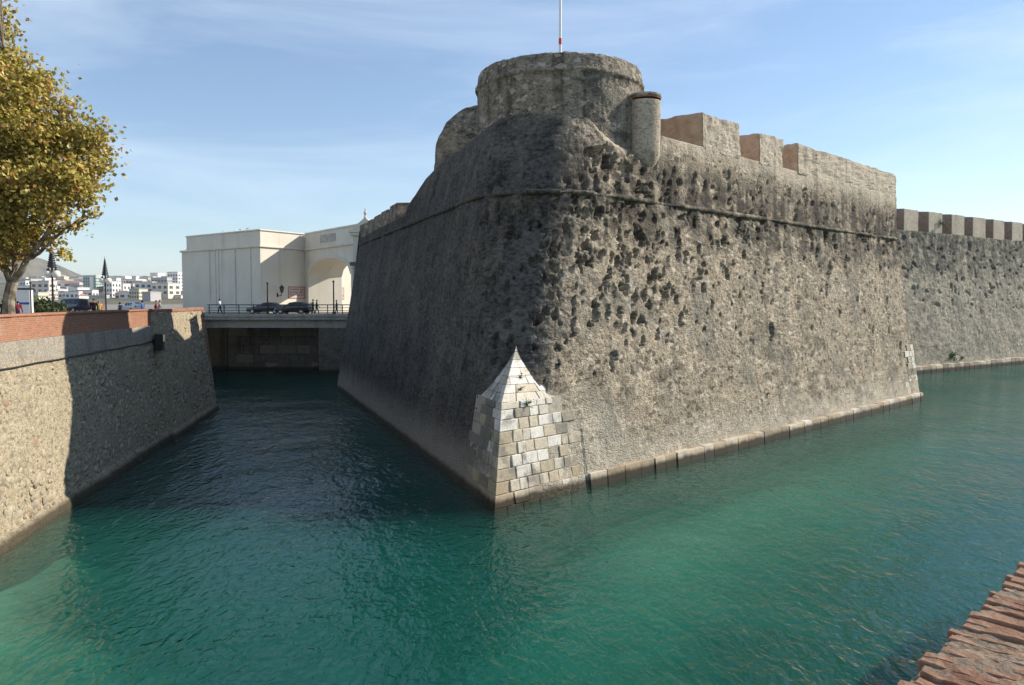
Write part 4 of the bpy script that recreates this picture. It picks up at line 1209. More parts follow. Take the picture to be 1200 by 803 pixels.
# posters
def poster(px0, px1, y0, y1, o3, e3, n3, label):
    """a framed poster on the wall through o3 along e3"""
    def hit(px):
        rr = ray(px, 345); det = e3[0] * (-rr.y) + e3[1] * rr.x
        return (-o3[0] * (-rr.y) + (-o3[1]) * rr.x) / det
    s0, s1 = hit(px0), hit(px1)
    c_ = o3 + e3 * (s0 + s1) / 2
    d = c_[1]
    z0, z1 = at_d(300, y1, d).z, at_d(300, y0, d).z
    root = empty("wall_poster", label, "poster", (c_[0] + n3[0] * .03, c_[1] + n3[1] * .03, z0), math.atan2(e3[1], e3[0]), "posters on the cream building")
    w = (s1 - s0) / 2
    sgn = -1 if n3 @ np.array([-e3[1], e3[0]]) < 0 else 1
    bm = bmesh.new(); b_box(bm, (-w, -.02, 0), (w, .02, z1 - z0), .01); bm_obj("board", bm, MAT["poster_paper"], root)
    fw = 0.1
    for lo, hi in (((-w, 0), (w, fw)), ((-w, z1 - z0 - fw), (w, z1 - z0)), ((-w, fw), (-w + fw, z1 - z0 - fw)), ((w - fw, fw), (w, z1 - z0 - fw))):
        bm = bmesh.new(); y_ = sgn * .035
        b_box(bm, (lo[0], min(0, y_), lo[1]), (hi[0], max(0, y_), hi[1])); bm_obj("frame_bar", bm, MAT["red_frame"], root)
    rs = random.Random(int(px0))
    for row in range(3):                                   # faded lines of red lettering, too small to read
        x = -w + .3
        zz = (z1 - z0) * (0.25 + 0.22 * row)
        while x < w - .4:
            l_ = rs.uniform(.1, .34)
            bm = bmesh.new(); y_ = sgn * .028
            b_box(bm, (x, min(0, y_), zz), (x + l_, max(0, y_), zz + rs.uniform(.12, .24))); bm_obj("print_mark", bm, MAT["red_frame"], root)
            x += l_ + rs.uniform(.06, .18)
MAT["poster_paper"] = simple("poster_paper", (0.55, 0.45, 0.40), 0.7, 0.15, 2)
MAT["red_frame"] = simple("faded_red", (0.36, 0.16, 0.13), 0.7, 0.2, 3)
n2o = -n2_
poster(337.5, 357, 336, 350, kA, e2, n2o, "faded red lettered poster on the shaded wall left of the arch")
poster(387.5, 403, 337, 351, kA, e2, n2o, "red lettered poster on the wall seen through the arch")
# wall lanterns
def wall_lantern(px, py, o3, e3, n3, label):
    rr = ray(px, py); det = e3[0] * (-rr.y) + e3[1] * rr.x
    s_ = (-o3[0] * (-rr.y) + (-o3[1]) * rr.x) / det
    c_ = o3 + e3 * s_; z = at_d(px, py, c_[1]).z
    root = empty("wall_lantern", label, "lantern", (c_[0], c_[1], z - .6), math.atan2(n3[1], n3[0]), "wall lanterns on the cream building")
    bm = bmesh.new(); b_tube(bm, [(0, 0, .1), (.3, 0, -.1), (.7, 0, -.05), (.85, 0, .3)], .05, 6); bm_obj("bracket", bm, MAT["black_metal"], root)
    bm = bmesh.new(); b_lathe(bm, [(.05, .3), (.2, .4), (.3, .95), (.3, 1.0)], 8, (.85, 0, 0)); bm_obj("glass_body", bm, simple("lantern_glass", (.08, .08, .075), .2, .1), root)
    bm = bmesh.new(); b_lathe(bm, [(.36, 1.001), (.2, 1.2), (.06, 1.35), (.02, 1.5)], 8, (.85, 0, 0)); bm_obj("cap", bm, MAT["black_metal"], root)
    bm = bmesh.new(); b_box(bm, (-.02, -.12, -.25), (.03, .12, .3), .01); bm_obj("wall_plate", bm, MAT["black_metal"], root)
wall_lantern(325, 341, kA, e2, n2o, "black bracket lantern between the building corner and the left poster")
wall_lantern(372.5, 341, kA, e2, n2o, "black bracket lantern on the wall seen through the arch")
# gate pavilion with a pediment, half hidden by the bastion
gd = 89.0
g0 = at_d(411, 300, gd).x; g1 = g0 + 3.4
gate = empty("gate_pavilion", "narrow white gate pavilion with gabled roof beside the bastion", "building", ((g0 + g1) / 2, gd, GZ))
hw = (g1 - g0) / 2
bm = bmesh.new(); b_box(bm, (-hw + .2, .2, -.02), (hw - .2, 6, 9.0), .02); bm_obj("shaft", bm, MAT["cream"], gate)
bm = bmesh.new(); b_box(bm, (-hw - .1, -.1, 9.0), (hw + .1, 6.2, 9.35), .04); bm_obj("cornice", bm, MAT["cornice"], gate)
bm = bmesh.new(); b_prism(bm, [(-hw - .25, -.25, 9.352), (hw + .25, -.25, 9.352), (0, -.25, 11.0)], [(-hw - .25, 6.3, 9.352), (hw + .25, 6.3, 9.352), (0, 6.3, 11.0)]); bm_obj("pediment", bm, MAT["cornice"], gate)
bm = bmesh.new(); b_prism(bm, [(-hw + .35, -.27, 9.55), (hw - .35, -.27, 9.55), (0, -.27, 10.55)], [(-hw + .35, -.252, 9.55), (hw - .35, -.252, 9.55), (0, -.252, 10.55)]); bm_obj("tympanum", bm, MAT["cream"], gate)
bm = bmesh.new(); b_lathe(bm, [(.16, 10.9), (.2, 11.05), (.1, 11.2), (.22, 11.5), (.06, 11.8), (.1, 11.95), (.02, 12.1)], 10, (0, 0, 0)); bm_obj("finial", bm, MAT["cornice"], gate)
for x in (-hw + .25, hw - .25):
    bm = bmesh.new(); b_lathe(bm, [(.3, 0), (.3, .3), (.22, .4), (.2, 5.2), (.3, 5.35), (.32, 5.6)], 14, (x, 0, 0)); bm_obj("column", bm, MAT["cornice"], gate)
bm = bmesh.new(); b_box(bm, (-hw - .05, -.36, 5.602), (hw + .05, .19, 6.0), .02); bm_obj("entablature", bm, MAT["bank"], gate)

# ================================================================ far city
gy2 = np.concatenate([np.arange(230, 1600, 45.0), np.arange(1600, 4200, 110.0)]); gx2 = np.arange(-3600, 700, 60.0)
HX, HY = np.meshgrid(gx2, gy2)
def hill_z(x, y):
    d = y
    base = np.interp(d, [230, 330, 700, 1500, 2000, 4200], [5.0, 6.5, 14, 46, 50, 40])
    fall = np.interp(x / np.maximum(d, 1), [-0.7, -0.6, -0.5, -0.43, -0.30, -0.1], [0.85, 0.9, 1.0, 1.05, 0.8, 0.4])
    m = 95 * np.exp(-(((x + 1690) / 100) ** 2 + ((y - 2700) / 420) ** 2)) + 60 * np.exp(-(((x + 1850) / 190) ** 2 + ((y - 2800) / 420) ** 2))
    return 5.0 + (base - 5.0) * fall + m
hz_ = hill_z(HX, HY) + 5 * fbm(np.stack([HX, HY, 0 * HX], -1).reshape(-1, 3), 0.01, 3, 88).reshape(HX.shape) * np.clip((HY - 400) / 600, 0, 1)
t = NT("hill_scrub")
p = t.pos(); n1 = t.noise(p, 0.012, 6, 0.65)
MAT["scrub"] = t.fin(t.mix(t.ramp(n1, [(0.35, 0.0), (0.65, 1.0)]), (0.085, 0.085, 0.05), (0.20, 0.17, 0.115)), 0.95)
tag(grid_mesh("hill", np.stack([HX, HY, hz_], -1), MAT["scrub"], None, True), kind="structure")
wallc = [simple("town_wall_%d" % i, c, 0.85, 0.06, 0.2) for i, c in enumerate([(0.82, 0.79, 0.74), (0.68, 0.60, 0.50), (0.60, 0.50, 0.43), (0.76, 0.72, 0.67), (0.42, 0.50, 0.45), (0.42, 0.40, 0.40), (0.62, 0.55, 0.40)])]
roofc = [simple("town_roof_%d" % i, c, 0.9, 0.1, 0.3) for i, c in enumerate([(0.36, 0.20, 0.14), (0.45, 0.42, 0.38), (0.55, 0.52, 0.47)])]
MAT["town_glass"] = simple("town_window", (0.10, 0.115, 0.13), 0.3, 0.2, 0.5)
win_me = {}
def town_house(px0, px1, ytop, ybot, d, wc, rc, label, group=None, floors=0, cols=0, rot=0.0, stripes=None, name="town_house"):
    x0, x1 = at_d(px0, 350, d).x, at_d(px1, 350, d).x
    zt_ = at_d(300, ytop, d).z; zb_ = min(at_d(300, ybot, d).z, float(hill_z(np.array((x0 + x1) / 2), np.array(d)))) - 1.0
    w = x1 - x0; dep = max(8.0, min(18.0, w * .8)); h = zt_ - zb_
    cr_, sr_ = math.cos(rot), abs(math.sin(rot))
    if rot: w = max(4.0, (w - dep * sr_) / cr_)
    o = empty(name, label, "building", ((x0 + x1) / 2, d + dep / 2, zb_), rot, group)
    bm = bmesh.new(); b_box(bm, (-w / 2, -dep / 2, 0), (w / 2, dep / 2, h)); bm_obj("walls", bm, wallc[wc], o)
    bm = bmesh.new()
    if rc == 0: b_prism(bm, [(-w / 2 - .4, -dep / 2 - .4, h + .01), (w / 2 + .4, -dep / 2 - .4, h + .01), (w / 2 + .4, dep / 2 + .4, h + .01), (-w / 2 - .4, dep / 2 + .4, h + .01)], [(-w / 4, -.2, h + 1.8), (w / 4, -.2, h + 1.8), (w / 4, .2, h + 1.8), (-w / 4, .2, h + 1.8)])
    else:
        b_box(bm, (-w / 2 - .15, -dep / 2 - .15, h + .01), (w / 2 + .15, dep / 2 + .15, h + .5))
    bm_obj("roof", bm, roofc[rc], o)
    if floors:
        fh = min(3.2, (h - 1) / floors)
        for side in (0, 1):
            L = w if side == 0 else dep
            nc_ = cols if side == 0 else max(2, int(cols * dep / w))
            for f in range(floors):
                for k in range(nc_):
                    cx = -L / 2 + L * (k + .5) / nc_; ww = L / nc_ * .27; z0 = h - .8 - (f + 1) * fh + fh * .25
                    kk_ = (round(ww, 2), round(fh, 2), side)
                    if kk_ not in win_me:
                        me = bpy.data.meshes.new("window"); bm = bmesh.new()
                        if side == 0: b_box(bm, (-ww, -.08, 0), (ww, .08, fh * .52))
                        else: b_box(bm, (-.08, -ww, 0), (.08, ww, fh * .52))
                        bm.to_mesh(me); bm.free(); me.materials.append(MAT["town_glass"]); win_me[kk_] = me
                    wo = bpy.data.objects.new("window", win_me[kk_]); col.objects.link(wo); wo.parent = o
                    wo.location = (cx, -dep / 2, z0) if side == 0 else (w / 2, cx, z0)
    for (sx0, sx1, m_) in (stripes or []):
        bm = bmesh.new(); b_box(bm, (-w / 2 + w * sx0, -dep / 2 - .35, 0), (-w / 2 + w * sx1, -dep / 2 - .004, h - .4)); bm_obj("balcony_column", bm, wallc[m_], o)
    return o
TB = [(97, 117, 323.5, 354, 520, 4, 2, "tall slab block with pale green balcony strip, left of the second lamp", 9, 6, [(0.55, 0.8, 0)]),
      (112.5, 125, 327, 353, 560, 2, 2, "beige and white apartment block behind the second street lamp", 8, 3, [(0.3, 0.6, 1)]),
      (128, 137, 326.5, 350, 620, 3, 2, "narrow grey-white tower block right of the second street lamp", 7, 2, None),
      (80, 97.5, 333, 353, 600, 2, 1, "pinkish apartment block left of the tall green slab", 6, 5, None),
      (64.5, 79.5, 337, 354, 560, 5, 1, "grey shaded block just right of the first street lamp", 5, 4, None),
      (47, 58.5, 342, 354, 420, 2, 1, "low pinkish block left of the first street lamp", 3, 4, None),
      (37, 45, 343.5, 356, 400, 6, 1, "small cream block by the white kiosk", 3, 3, None),
      (61, 75, 330.5, 338, 900, 0, 1, "long white block high on the slope behind the first street lamp", 2, 6, None),
      (177, 196, 326, 347, 520, 5, 1, "blue-grey shaded block near the cream hall", 6, 5, None),
      (195.5, 214, 319.5, 347, 545, 0, 2, "bright white tall block right against the cream hall", 7, 4, None),
      (166, 181, 343, 355, 380, 5, 1, "low grey warehouse behind the strollers", 0, 0, None),
      (151, 166, 339.5, 353, 430, 6, 1, "cream low block behind the white car", 3, 4, None),
      (136, 151, 328, 343, 760, 0, 2, "stepped white terrace house on the slope", 4, 4, None),
      (147, 160, 332, 344, 720, 3, 0, "white house with red roof in mid slope", 3, 4, None)]
for (a, b, yt, yb, d, wc, rc, lab, fl2, co2, strp) in TB:
    town_house(a, b, yt, yb, d, wc, rc, lab, None, fl2, co2, random.uniform(-.35, .1), strp, "apartment_block")
rs = random.Random(31)
def zone(px):
    for lim, s_ in ((34, 'behind the white kiosk'), (48, 'between kiosk and first lamp'), (60, 'just left of the first lamp'), (76, 'just right of the first lamp'), (92, 'above the navy van'), (108, 'left of the tall green slab'), (122, 'left of the second lamp'), (138, 'right of the second lamp'), (152, 'above the white car'), (168, 'right of the white car'), (184, 'above the strollers'), (198, 'right of the strollers')):
        if px < lim: return s_
    return 'against the cream hall'
for k in range(240):
    px = rs.uniform(24, 214); d = rs.uniform(640, 1500) if k < 90 else rs.uniform(450, 950)
    x = (px - 600) / F * d
    zg = float(hill_z(np.array(x), np.array(d)))
    w = rs.uniform(10, 24); h = rs.uniform(5, 13) if k < 90 else 0
    ppx = F / d * w
    yt = 352 - (zg + h - H) / d * F
    if k >= 90:
        w = rs.uniform(8, 15); ppx = F / d * w; yt = rs.uniform(329, 347); h = max(4, (352 - yt) / F * d + H - zg)
    if yt < 319: continue
    ci = rs.choices(range(7), weights=[6, 2, 1.5, 4, .4, .8, 1])[0]
    town_house(px - ppx / 2, px + ppx / 2, yt, yt + (h + 2) / d * F, d, ci, rc_ := rs.choices([0, 1, 2], weights=[1.2, 3, 3])[0],
               "%s %s far %s %s" % (["tiny", "small", "low", "tall"][min(3, int(h / 4.2))], ["white", "cream", "pinkish", "off-white", "pale green", "grey", "sandy"][ci], "red-roofed house" if rc_ == 0 else ("block" if rc_ == 1 else "pale-roofed block"), zone(px) + (", high up" if yt < 326 else (", upper slope" if yt < 331 else (", mid slope" if yt < 337 else (", lower slope" if yt < 342 else ", lowest row"))))), "houses on the far hillside", 0 if d > 900 else (2 if k < 90 else max(2, int(h / 3.2))), 3, rs.uniform(-.5, .3))
# ================================================================ plane tree on the left
TD = 40.0
tb = Vector((at_d(9, 350, TD).x, TD, GZ))
tree = empty("plane_tree", "big plane tree with yellow-brown autumn leaves at the left edge", "tree", tb)
t = NT("plane_bark")
p = t.pos(); n1 = t.noise(p, 2.2, 5, 0.6); n2 = t.noise(p, 7, 4)
c = t.ramp(n1, [(0.36, (0.10, 0.08, 0.055)), (0.47, (0.19, 0.15, 0.105)), (0.58, (0.28, 0.24, 0.18)), (0.72, (0.40, 0.36, 0.28))])
MAT["bark"] = t.fin(c, 0.9, t.bump(n2, 0.5, 0.03), 0.15)
t = NT("autumn_leaf")
rnd = t.n("NewGeometry").outputs["Random Per Island"]
c = t.ramp(rnd, [(0.0, (0.2, 0.16, 0.025)), (0.25, (0.34, 0.29, 0.05)), (0.5, (0.50, 0.40, 0.08)), (0.75, (0.56, 0.41, 0.10)), (0.9, (0.42, 0.21, 0.055)), (1.0, (0.24, 0.12, 0.035))])
c = t.mix(t.math('MULTIPLY', t.step(t.noise(t.pos(), 0.45, 3), 0.42, 0.62), 0.4), c, (0.28, 0.27, 0.05))
dfs = t.n("BsdfDiffuse", Color=c).outputs[0]; trs = t.n("BsdfTranslucent", Color=c).outputs[0]
gls = t.n("BsdfGlossy", Color=(0.8, 0.8, 0.8), Roughness=0.45).outputs[0]
ms = t.n("MixShader", Fac=0.28); t.put(ms.inputs[1], dfs); t.put(ms.inputs[2], trs)
ms2 = t.n("MixShader", Fac=0.03); t.put(ms2.inputs[1], ms.outputs[0]); t.put(ms2.inputs[2], gls)
t.t.links.new(ms2.outputs[0], t.out.inputs["Surface"])
MAT["leaf"] = t.m
def tp(px, py, dd): return at_d(px, py, TD + dd)
lumps = [(-45, 85, 86, 0), (-70, 10, 82, 1), (18, 128, 60, -1), (62, 172, 56, 0), (92, 196, 40, 1.5), (72, 222, 42, -1.5), (20, 225, 66, 2), (-50, 215, 100, -1),
         (104, 178, 30, 0), (48, 256, 27, 1), (-12, 262, 44, -2), (-130, 140, 120, 0), (84, 244, 22, 0), (-60, -60, 80, 0), (34, 95, 32, 1), (112, 215, 24, -1), (-95, 250, 60, 1), (-30, 285, 34, 1), (10, 288, 22, -1), (22, 275, 24, 1.5)]
rs = np.random.default_rng(5)
clumps = []
wts = np.array([l[2] ** 2.2 for l in lumps]); wts /= wts.sum()
for k in range(760):
    cx, cy, r_, dd = lumps[rs.choice(len(lumps), p=wts)]
    v = rs.normal(size=3); v /= np.linalg.norm(v); rad = r_ * rs.uniform(0.35, 1.0) ** 0.5
    c_ = tp(cx - 16, cy, dd) + Vector((v[0], v[1], v[2])) * (rad * TD / F)
    clumps.append(c_)
for px, py in [(95, 268), (103, 262), (70, 286), (83, 290), (90, 296), (58, 282), (118, 250), (38, 300), (44, 288), (12, 305), (28, 295), (128, 190), (108, 150), (88, 122)]:
    for _ in range(2): clumps.append(tp(px - 10 + rs.normal() * 3, py + rs.normal() * 3, rs.normal() * .4))
LV, LF = [], []
for i, c_ in enumerate(clumps):
    sparse = i >= 760
    n_ = int(rs.uniform(12, 22)) if sparse else int(rs.uniform(90, 165))
    sp = 0.22 if sparse else rs.uniform(0.34, 0.62)
    P_ = rs.normal(size=(n_, 3)) * sp * np.array([1, 1, 0.72]) + np.array(c_)
    for q in P_:
        a = rs.normal(size=3); a /= np.linalg.norm(a)
        up_ = rs.normal(size=3) * 0.7 + np.array([0.7, -0.2, 0.6]); b = np.cross(up_, a); b /= np.linalg.norm(b) + 1e-6
        n3 = np.cross(a, b); s_ = rs.uniform(0.08, 0.145)
        k = len(LV)
        LV += [tuple(q - a * s_), tuple(q + b * s_ * .85 - n3 * s_ * .25), tuple(q + a * s_ * 1.1), tuple(q - b * s_ * .85 - n3 * s_ * .25)]
        LF.append((k, k + 1, k + 2, k + 3))
TINV = Matrix.Translation(-tb)
o = pymesh("crown", LV, LF, MAT["leaf"]); o.parent = tree; o.matrix_parent_inverse = TINV
# trunk and limbs
bm = bmesh.new()
def limb(pts, r0, r1, seg=9):
    pts = [Vector(p_) for p_ in pts]
    b_tube(bm, pts, [r0 + (r1 - r0) * i / (len(pts) - 1) for i in range(len(pts))], seg)
    return pts
def tps(l): return [tp(*q) for q in l]
b_tube(bm, [tb + Vector((0, 0, -0.1)), tb + Vector((0, 0, .35)), tp(10, 352, 0), tp(13, 338, 0), tp(15, 330, 0)], [.36, .30, .27, .26, .26], 12)
bm_obj("trunk", bm, MAT["bark"]).parent = tree; tree.children[-1].matrix_parent_inverse = TINV
limbs = []
bm = bmesh.new()
limbs += limb(tps([(14, 332, 0), (8, 318, .2), (-4, 306, .5), (-22, 285, 1), (-40, 240, 1), (-52, 170, 1), (-60, 80, 0)]), .22, .05)
limbs += limb(tps([(15, 331, 0), (26, 316, -.2), (33, 300, -.3), (48, 285, -.4), (66, 255, -.6), (84, 215, -.5), (96, 185, 0)]), .19, .03)
limbs += limb(tps([(15, 330, 0), (18, 310, .3), (17, 280, .5), (22, 235, .4), (28, 180, 0), (24, 120, -.5), (5, 60, -.5)]), .19, .035)
limbs += limb(tps([(31, 305, -.3), (46, 297, -.2), (60, 283, 0), (76, 268, .1), (92, 262, .2), (104, 255, .2)]), .10, .02)
limbs += limb(tps([(38, 303, -.3), (52, 290, -.8), (74, 272, -.9), (84, 255, -1)]), .07, .02)
limbs += limb(tps([(17, 300, .5), (2, 270, .2), (-8, 230, -.5), (-20, 180, -.8), (-15, 110, -1)]), .17, .04)
limbs += limb(tps([(22, 235, .4), (45, 205, .8), (68, 170, 1), (78, 140, .6)]), .10, .02)
nodes = list(limbs)
for c_ in clumps[::2] + clumps[760:]:
    best = min(nodes, key=lambda q: (q - c_).length)
    mid = (best + c_) / 2 + Vector((0, 0, -.12))
    b_tube(bm, [best, mid, c_], [.03, .02, .008], 4, False)
o = bm_obj("branches", bm, MAT["bark"]); o.parent = tree; o.matrix_parent_inverse = TINV

# ================================================================ street lamps with cone decorations
MAT["decor"] = simple("dark_tinsel", (0.035, 0.03, 0.045), 0.6, 0.4, 4)
MAT["globe"] = simple("opal_globe", (0.78, 0.74, 0.66), 0.35, 0.04)
def street_lamp(px, d, label):
    x = at_d(px, 350, d).x
    L = empty("street_lamp", label, "street lamp", (x, d, GZ), 0, "globe lamps on the promenade")
    bm = bmesh.new(); b_lathe(bm, [(.2, 0), (.2, .5), (.12, .6), (.075, .8), (.065, 4.1)], 12); bm_obj("post", bm, MAT["black_metal"], L)
    bm = bmesh.new(); b_tube(bm, [(-.27, 0, 4.05), (-.2, 0, 4.14), (0, 0, 4.1), (.2, 0, 4.14), (.27, 0, 4.05)], .03, 6); bm_obj("cross_arm", bm, MAT["black_metal"], L)
    for s_ in (-1, 1):
        bm = bmesh.new(); bmesh.ops.create_uvsphere(bm, u_segments=16, v_segments=10, radius=.3, matrix=Matrix.Translation((s_ * .29, 0, 3.62))); g = bm_obj("globe", bm, MAT["globe"], L, True)
        bm = bmesh.new(); b_lathe(bm, [(.18, 3.83), (.1, 3.95), (.04, 4.05)], 10, (s_ * .29, 0, 0)); bm_obj("globe_cap", bm, MAT["black_metal"], g)
    bm = bmesh.new()                                    # open cone of garland on a frame
    pts = []
    for k in range(140):
        f_ = k / 139; a_ = f_ * 2 * math.pi * 10; r_ = .26 * (1 - f_) + .03
        pts.append((r_ * math.cos(a_), r_ * math.sin(a_), 4.12 + 1.6 * f_))
    b_tube(bm, pts, .045, 5)
    for k in range(7):
        a_ = k / 7 * 2 * math.pi
        b_tube(bm, [(.26 * math.cos(a_), .26 * math.sin(a_), 4.12), (0, 0, 5.8)], .02, 5)
    bm_obj("garland_cone", bm, MAT["decor"], L)
    bm = bmesh.new(); b_tube(bm, [(0, 0, 4.1), (0, 0, 6.0)], [.03, .015], 6); bm_obj("spike", bm, MAT["black_metal"], L)
    return L
street_lamp(62, 58, "nearer double globe street lamp topped by a dark garland cone")
street_lamp(124, 77, "farther double globe street lamp with garland cone beside the tall slab block")
def plain_post(px, d, h, label, r_=.07, z=None):
    L = empty("street_post", label, "post", (at_d(px, 350, d).x, d, GZ if z is None else z))
    bm = bmesh.new(); b_tube(bm, [(0, 0, 0), (0, 0, h)], [r_, r_ * .8], 8); bm_obj("shaft", bm, MAT["black_metal"], L)
    bm = bmesh.new(); b_lathe(bm, [(r_ * 2, 0), (r_ * 2, .3), (r_ * 1.2, .4)], 8); bm_obj("foot", bm, MAT["black_metal"], L)
    bm = bmesh.new(); b_lathe(bm, [(r_ * 1.3, h), (r_ * 1.4, h + .12), (r_ * .3, h + .25)], 8); bm_obj("cap", bm, MAT["black_metal"], L)
    return L
plain_post(36, 62, 3.0, "thin dark post right of the white kiosk", .06)
plain_post(313.5, 87.0, 3.4, "slim black post at the bridge railing in front of the dark cars", .08, 6.37)
plain_post(391, 87.0, 3.6, "slim black post at the bridge railing near the bastion", .09, 6.37)

# white kiosk with a blue stripe
kx = at_d(29, 350, 66).x
K = empty("white_kiosk", "white advertising kiosk with blue stripe beside the plane tree", "kiosk", (kx, 66, GZ), R(8))
bm = bmesh.new(); b_box(bm, (-.55, -.3, .25), (.55, .3, 2.6), .04); bm_obj("cabinet", bm, MAT["white_paint"], K)
bm = bmesh.new(); b_box(bm, (-.5, -.325, 1.35), (.5, -.302, 1.52)); bm_obj("blue_stripe", bm, simple("blue_paint", (.04, .08, .35), .5, .1), K)
bm = bmesh.new(); b_box(bm, (-.65, -.38, 2.602), (.65, .38, 2.72), .02); bm_obj("roof", bm, MAT["black_metal"], K)
bm = bmesh.new(); b_box(bm, (-.45, -.25, 0), (.45, .25, .248)); bm_obj("plinth", bm, MAT["black_metal"], K)

# clipped bushes and far trees: leaf clouds
def leaf_cloud(n, rx, ry, rz, s0, s1, seed, cz):
    rs_ = np.random.default_rng(seed); V_, F_ = [], []
    lob = rs_.normal(size=(7, 3)); lob /= np.linalg.norm(lob, axis=1, keepdims=True)
    for k in range(n):
        l = lob[rs_.integers(7)] * .55 + rs_.normal(size=3) * .3
        q = l * np.array([rx, ry, rz]) + np.array([0, 0, cz])
        if q[2] < .02: q[2] = .02 + abs(rs_.normal()) * .1
        a = rs_.normal(size=3); a /= np.linalg.norm(a); b = np.cross(a, rs_.normal(size=3)); b /= np.linalg.norm(b)
        s_ = rs_.uniform(s0, s1); k0 = len(V_)
        V_ += [tuple(q - a * s_), tuple(q + b * s_), tuple(q + a * s_), tuple(q - b * s_)]; F_.append((k0, k0 + 1, k0 + 2, k0 + 3))
    return V_, F_
def leafmat(name, c0, c1):
    t = NT(name); rnd = t.n("NewGeometry").outputs["Random Per Island"]
    return t.fin(t.mix(rnd, c0, c1), 0.7, None, 0.2)
MAT["bush"] = leafmat("bush_leaf", (0.045, 0.065, 0.02), (0.11, 0.13, 0.04))
MAT["weed"] = leafmat("weed_leaf", (0.05, 0.10, 0.02), (0.14, 0.22, 0.05))
MAT["twig"] = simple("twig", (0.07, 0.05, 0.03), .9)
def bush(px, d, rx, rz, label, seed, z=GZ, group="bushes beyond the promenade"):
    o = empty("bush", label, "bush", (at_d(px, 350, d).x, d, z), 0, group)
    V_, F_ = leaf_cloud(700, rx, rx * .8, rz, .08 * rx / 1.5, .2 * rx / 1.5, seed, rz * .8)
    pymesh("foliage", V_, F_, MAT["bush"], o)
    bm = bmesh.new()
    for k in range(4): b_tube(bm, [(0, 0, 0), (rx * .3 * math.cos(k * 1.6), rx * .3 * math.sin(k * 1.6), rz)], [.06, .02], 5)
    bm_obj("stems", bm, MAT["twig"], o)
for i, (px, d, rx, rz, lab) in enumerate([(40, 95, 2.2, 1.0, "rounded green bush just right of the white kiosk"), (49, 97, 2.4, 1.1, "rounded green bush between kiosk and first street lamp"), (57, 99, 2.0, .9, "low green bush left of the first street lamp")]):
    bush(px, d, rx, rz, lab, 40 + i)
rsx = random.Random(77)
for i in range(16):                                      # street trees and gardens of the town
    px = rsx.uniform(26, 212); d = rsx.uniform(420, 1000)
    x = (px - 600) / F * d; zg = float(hill_z(np.array(x), np.array(d)))
    o = empty("town_tree", "dark green tree among far houses, " + zone(px) + (", on the slope" if d > 700 else ", near the quay"), "tree", (x, d, zg - .5), 0, "trees in the far town")
    h_ = rsx.uniform(3, 6)
    V_, F_ = leaf_cloud(240, h_ * .6, h_ * .6, h_ * .5, .35, .8, 300 + i, h_ * .9)
    pymesh("crown", V_, F_, MAT["bush"], o)
    bm = bmesh.new(); b_tube(bm, [(0, 0, -.5), (0, 0, h_ * .8)], [.25, .12], 6); bm_obj("trunk", bm, MAT["twig"], o)

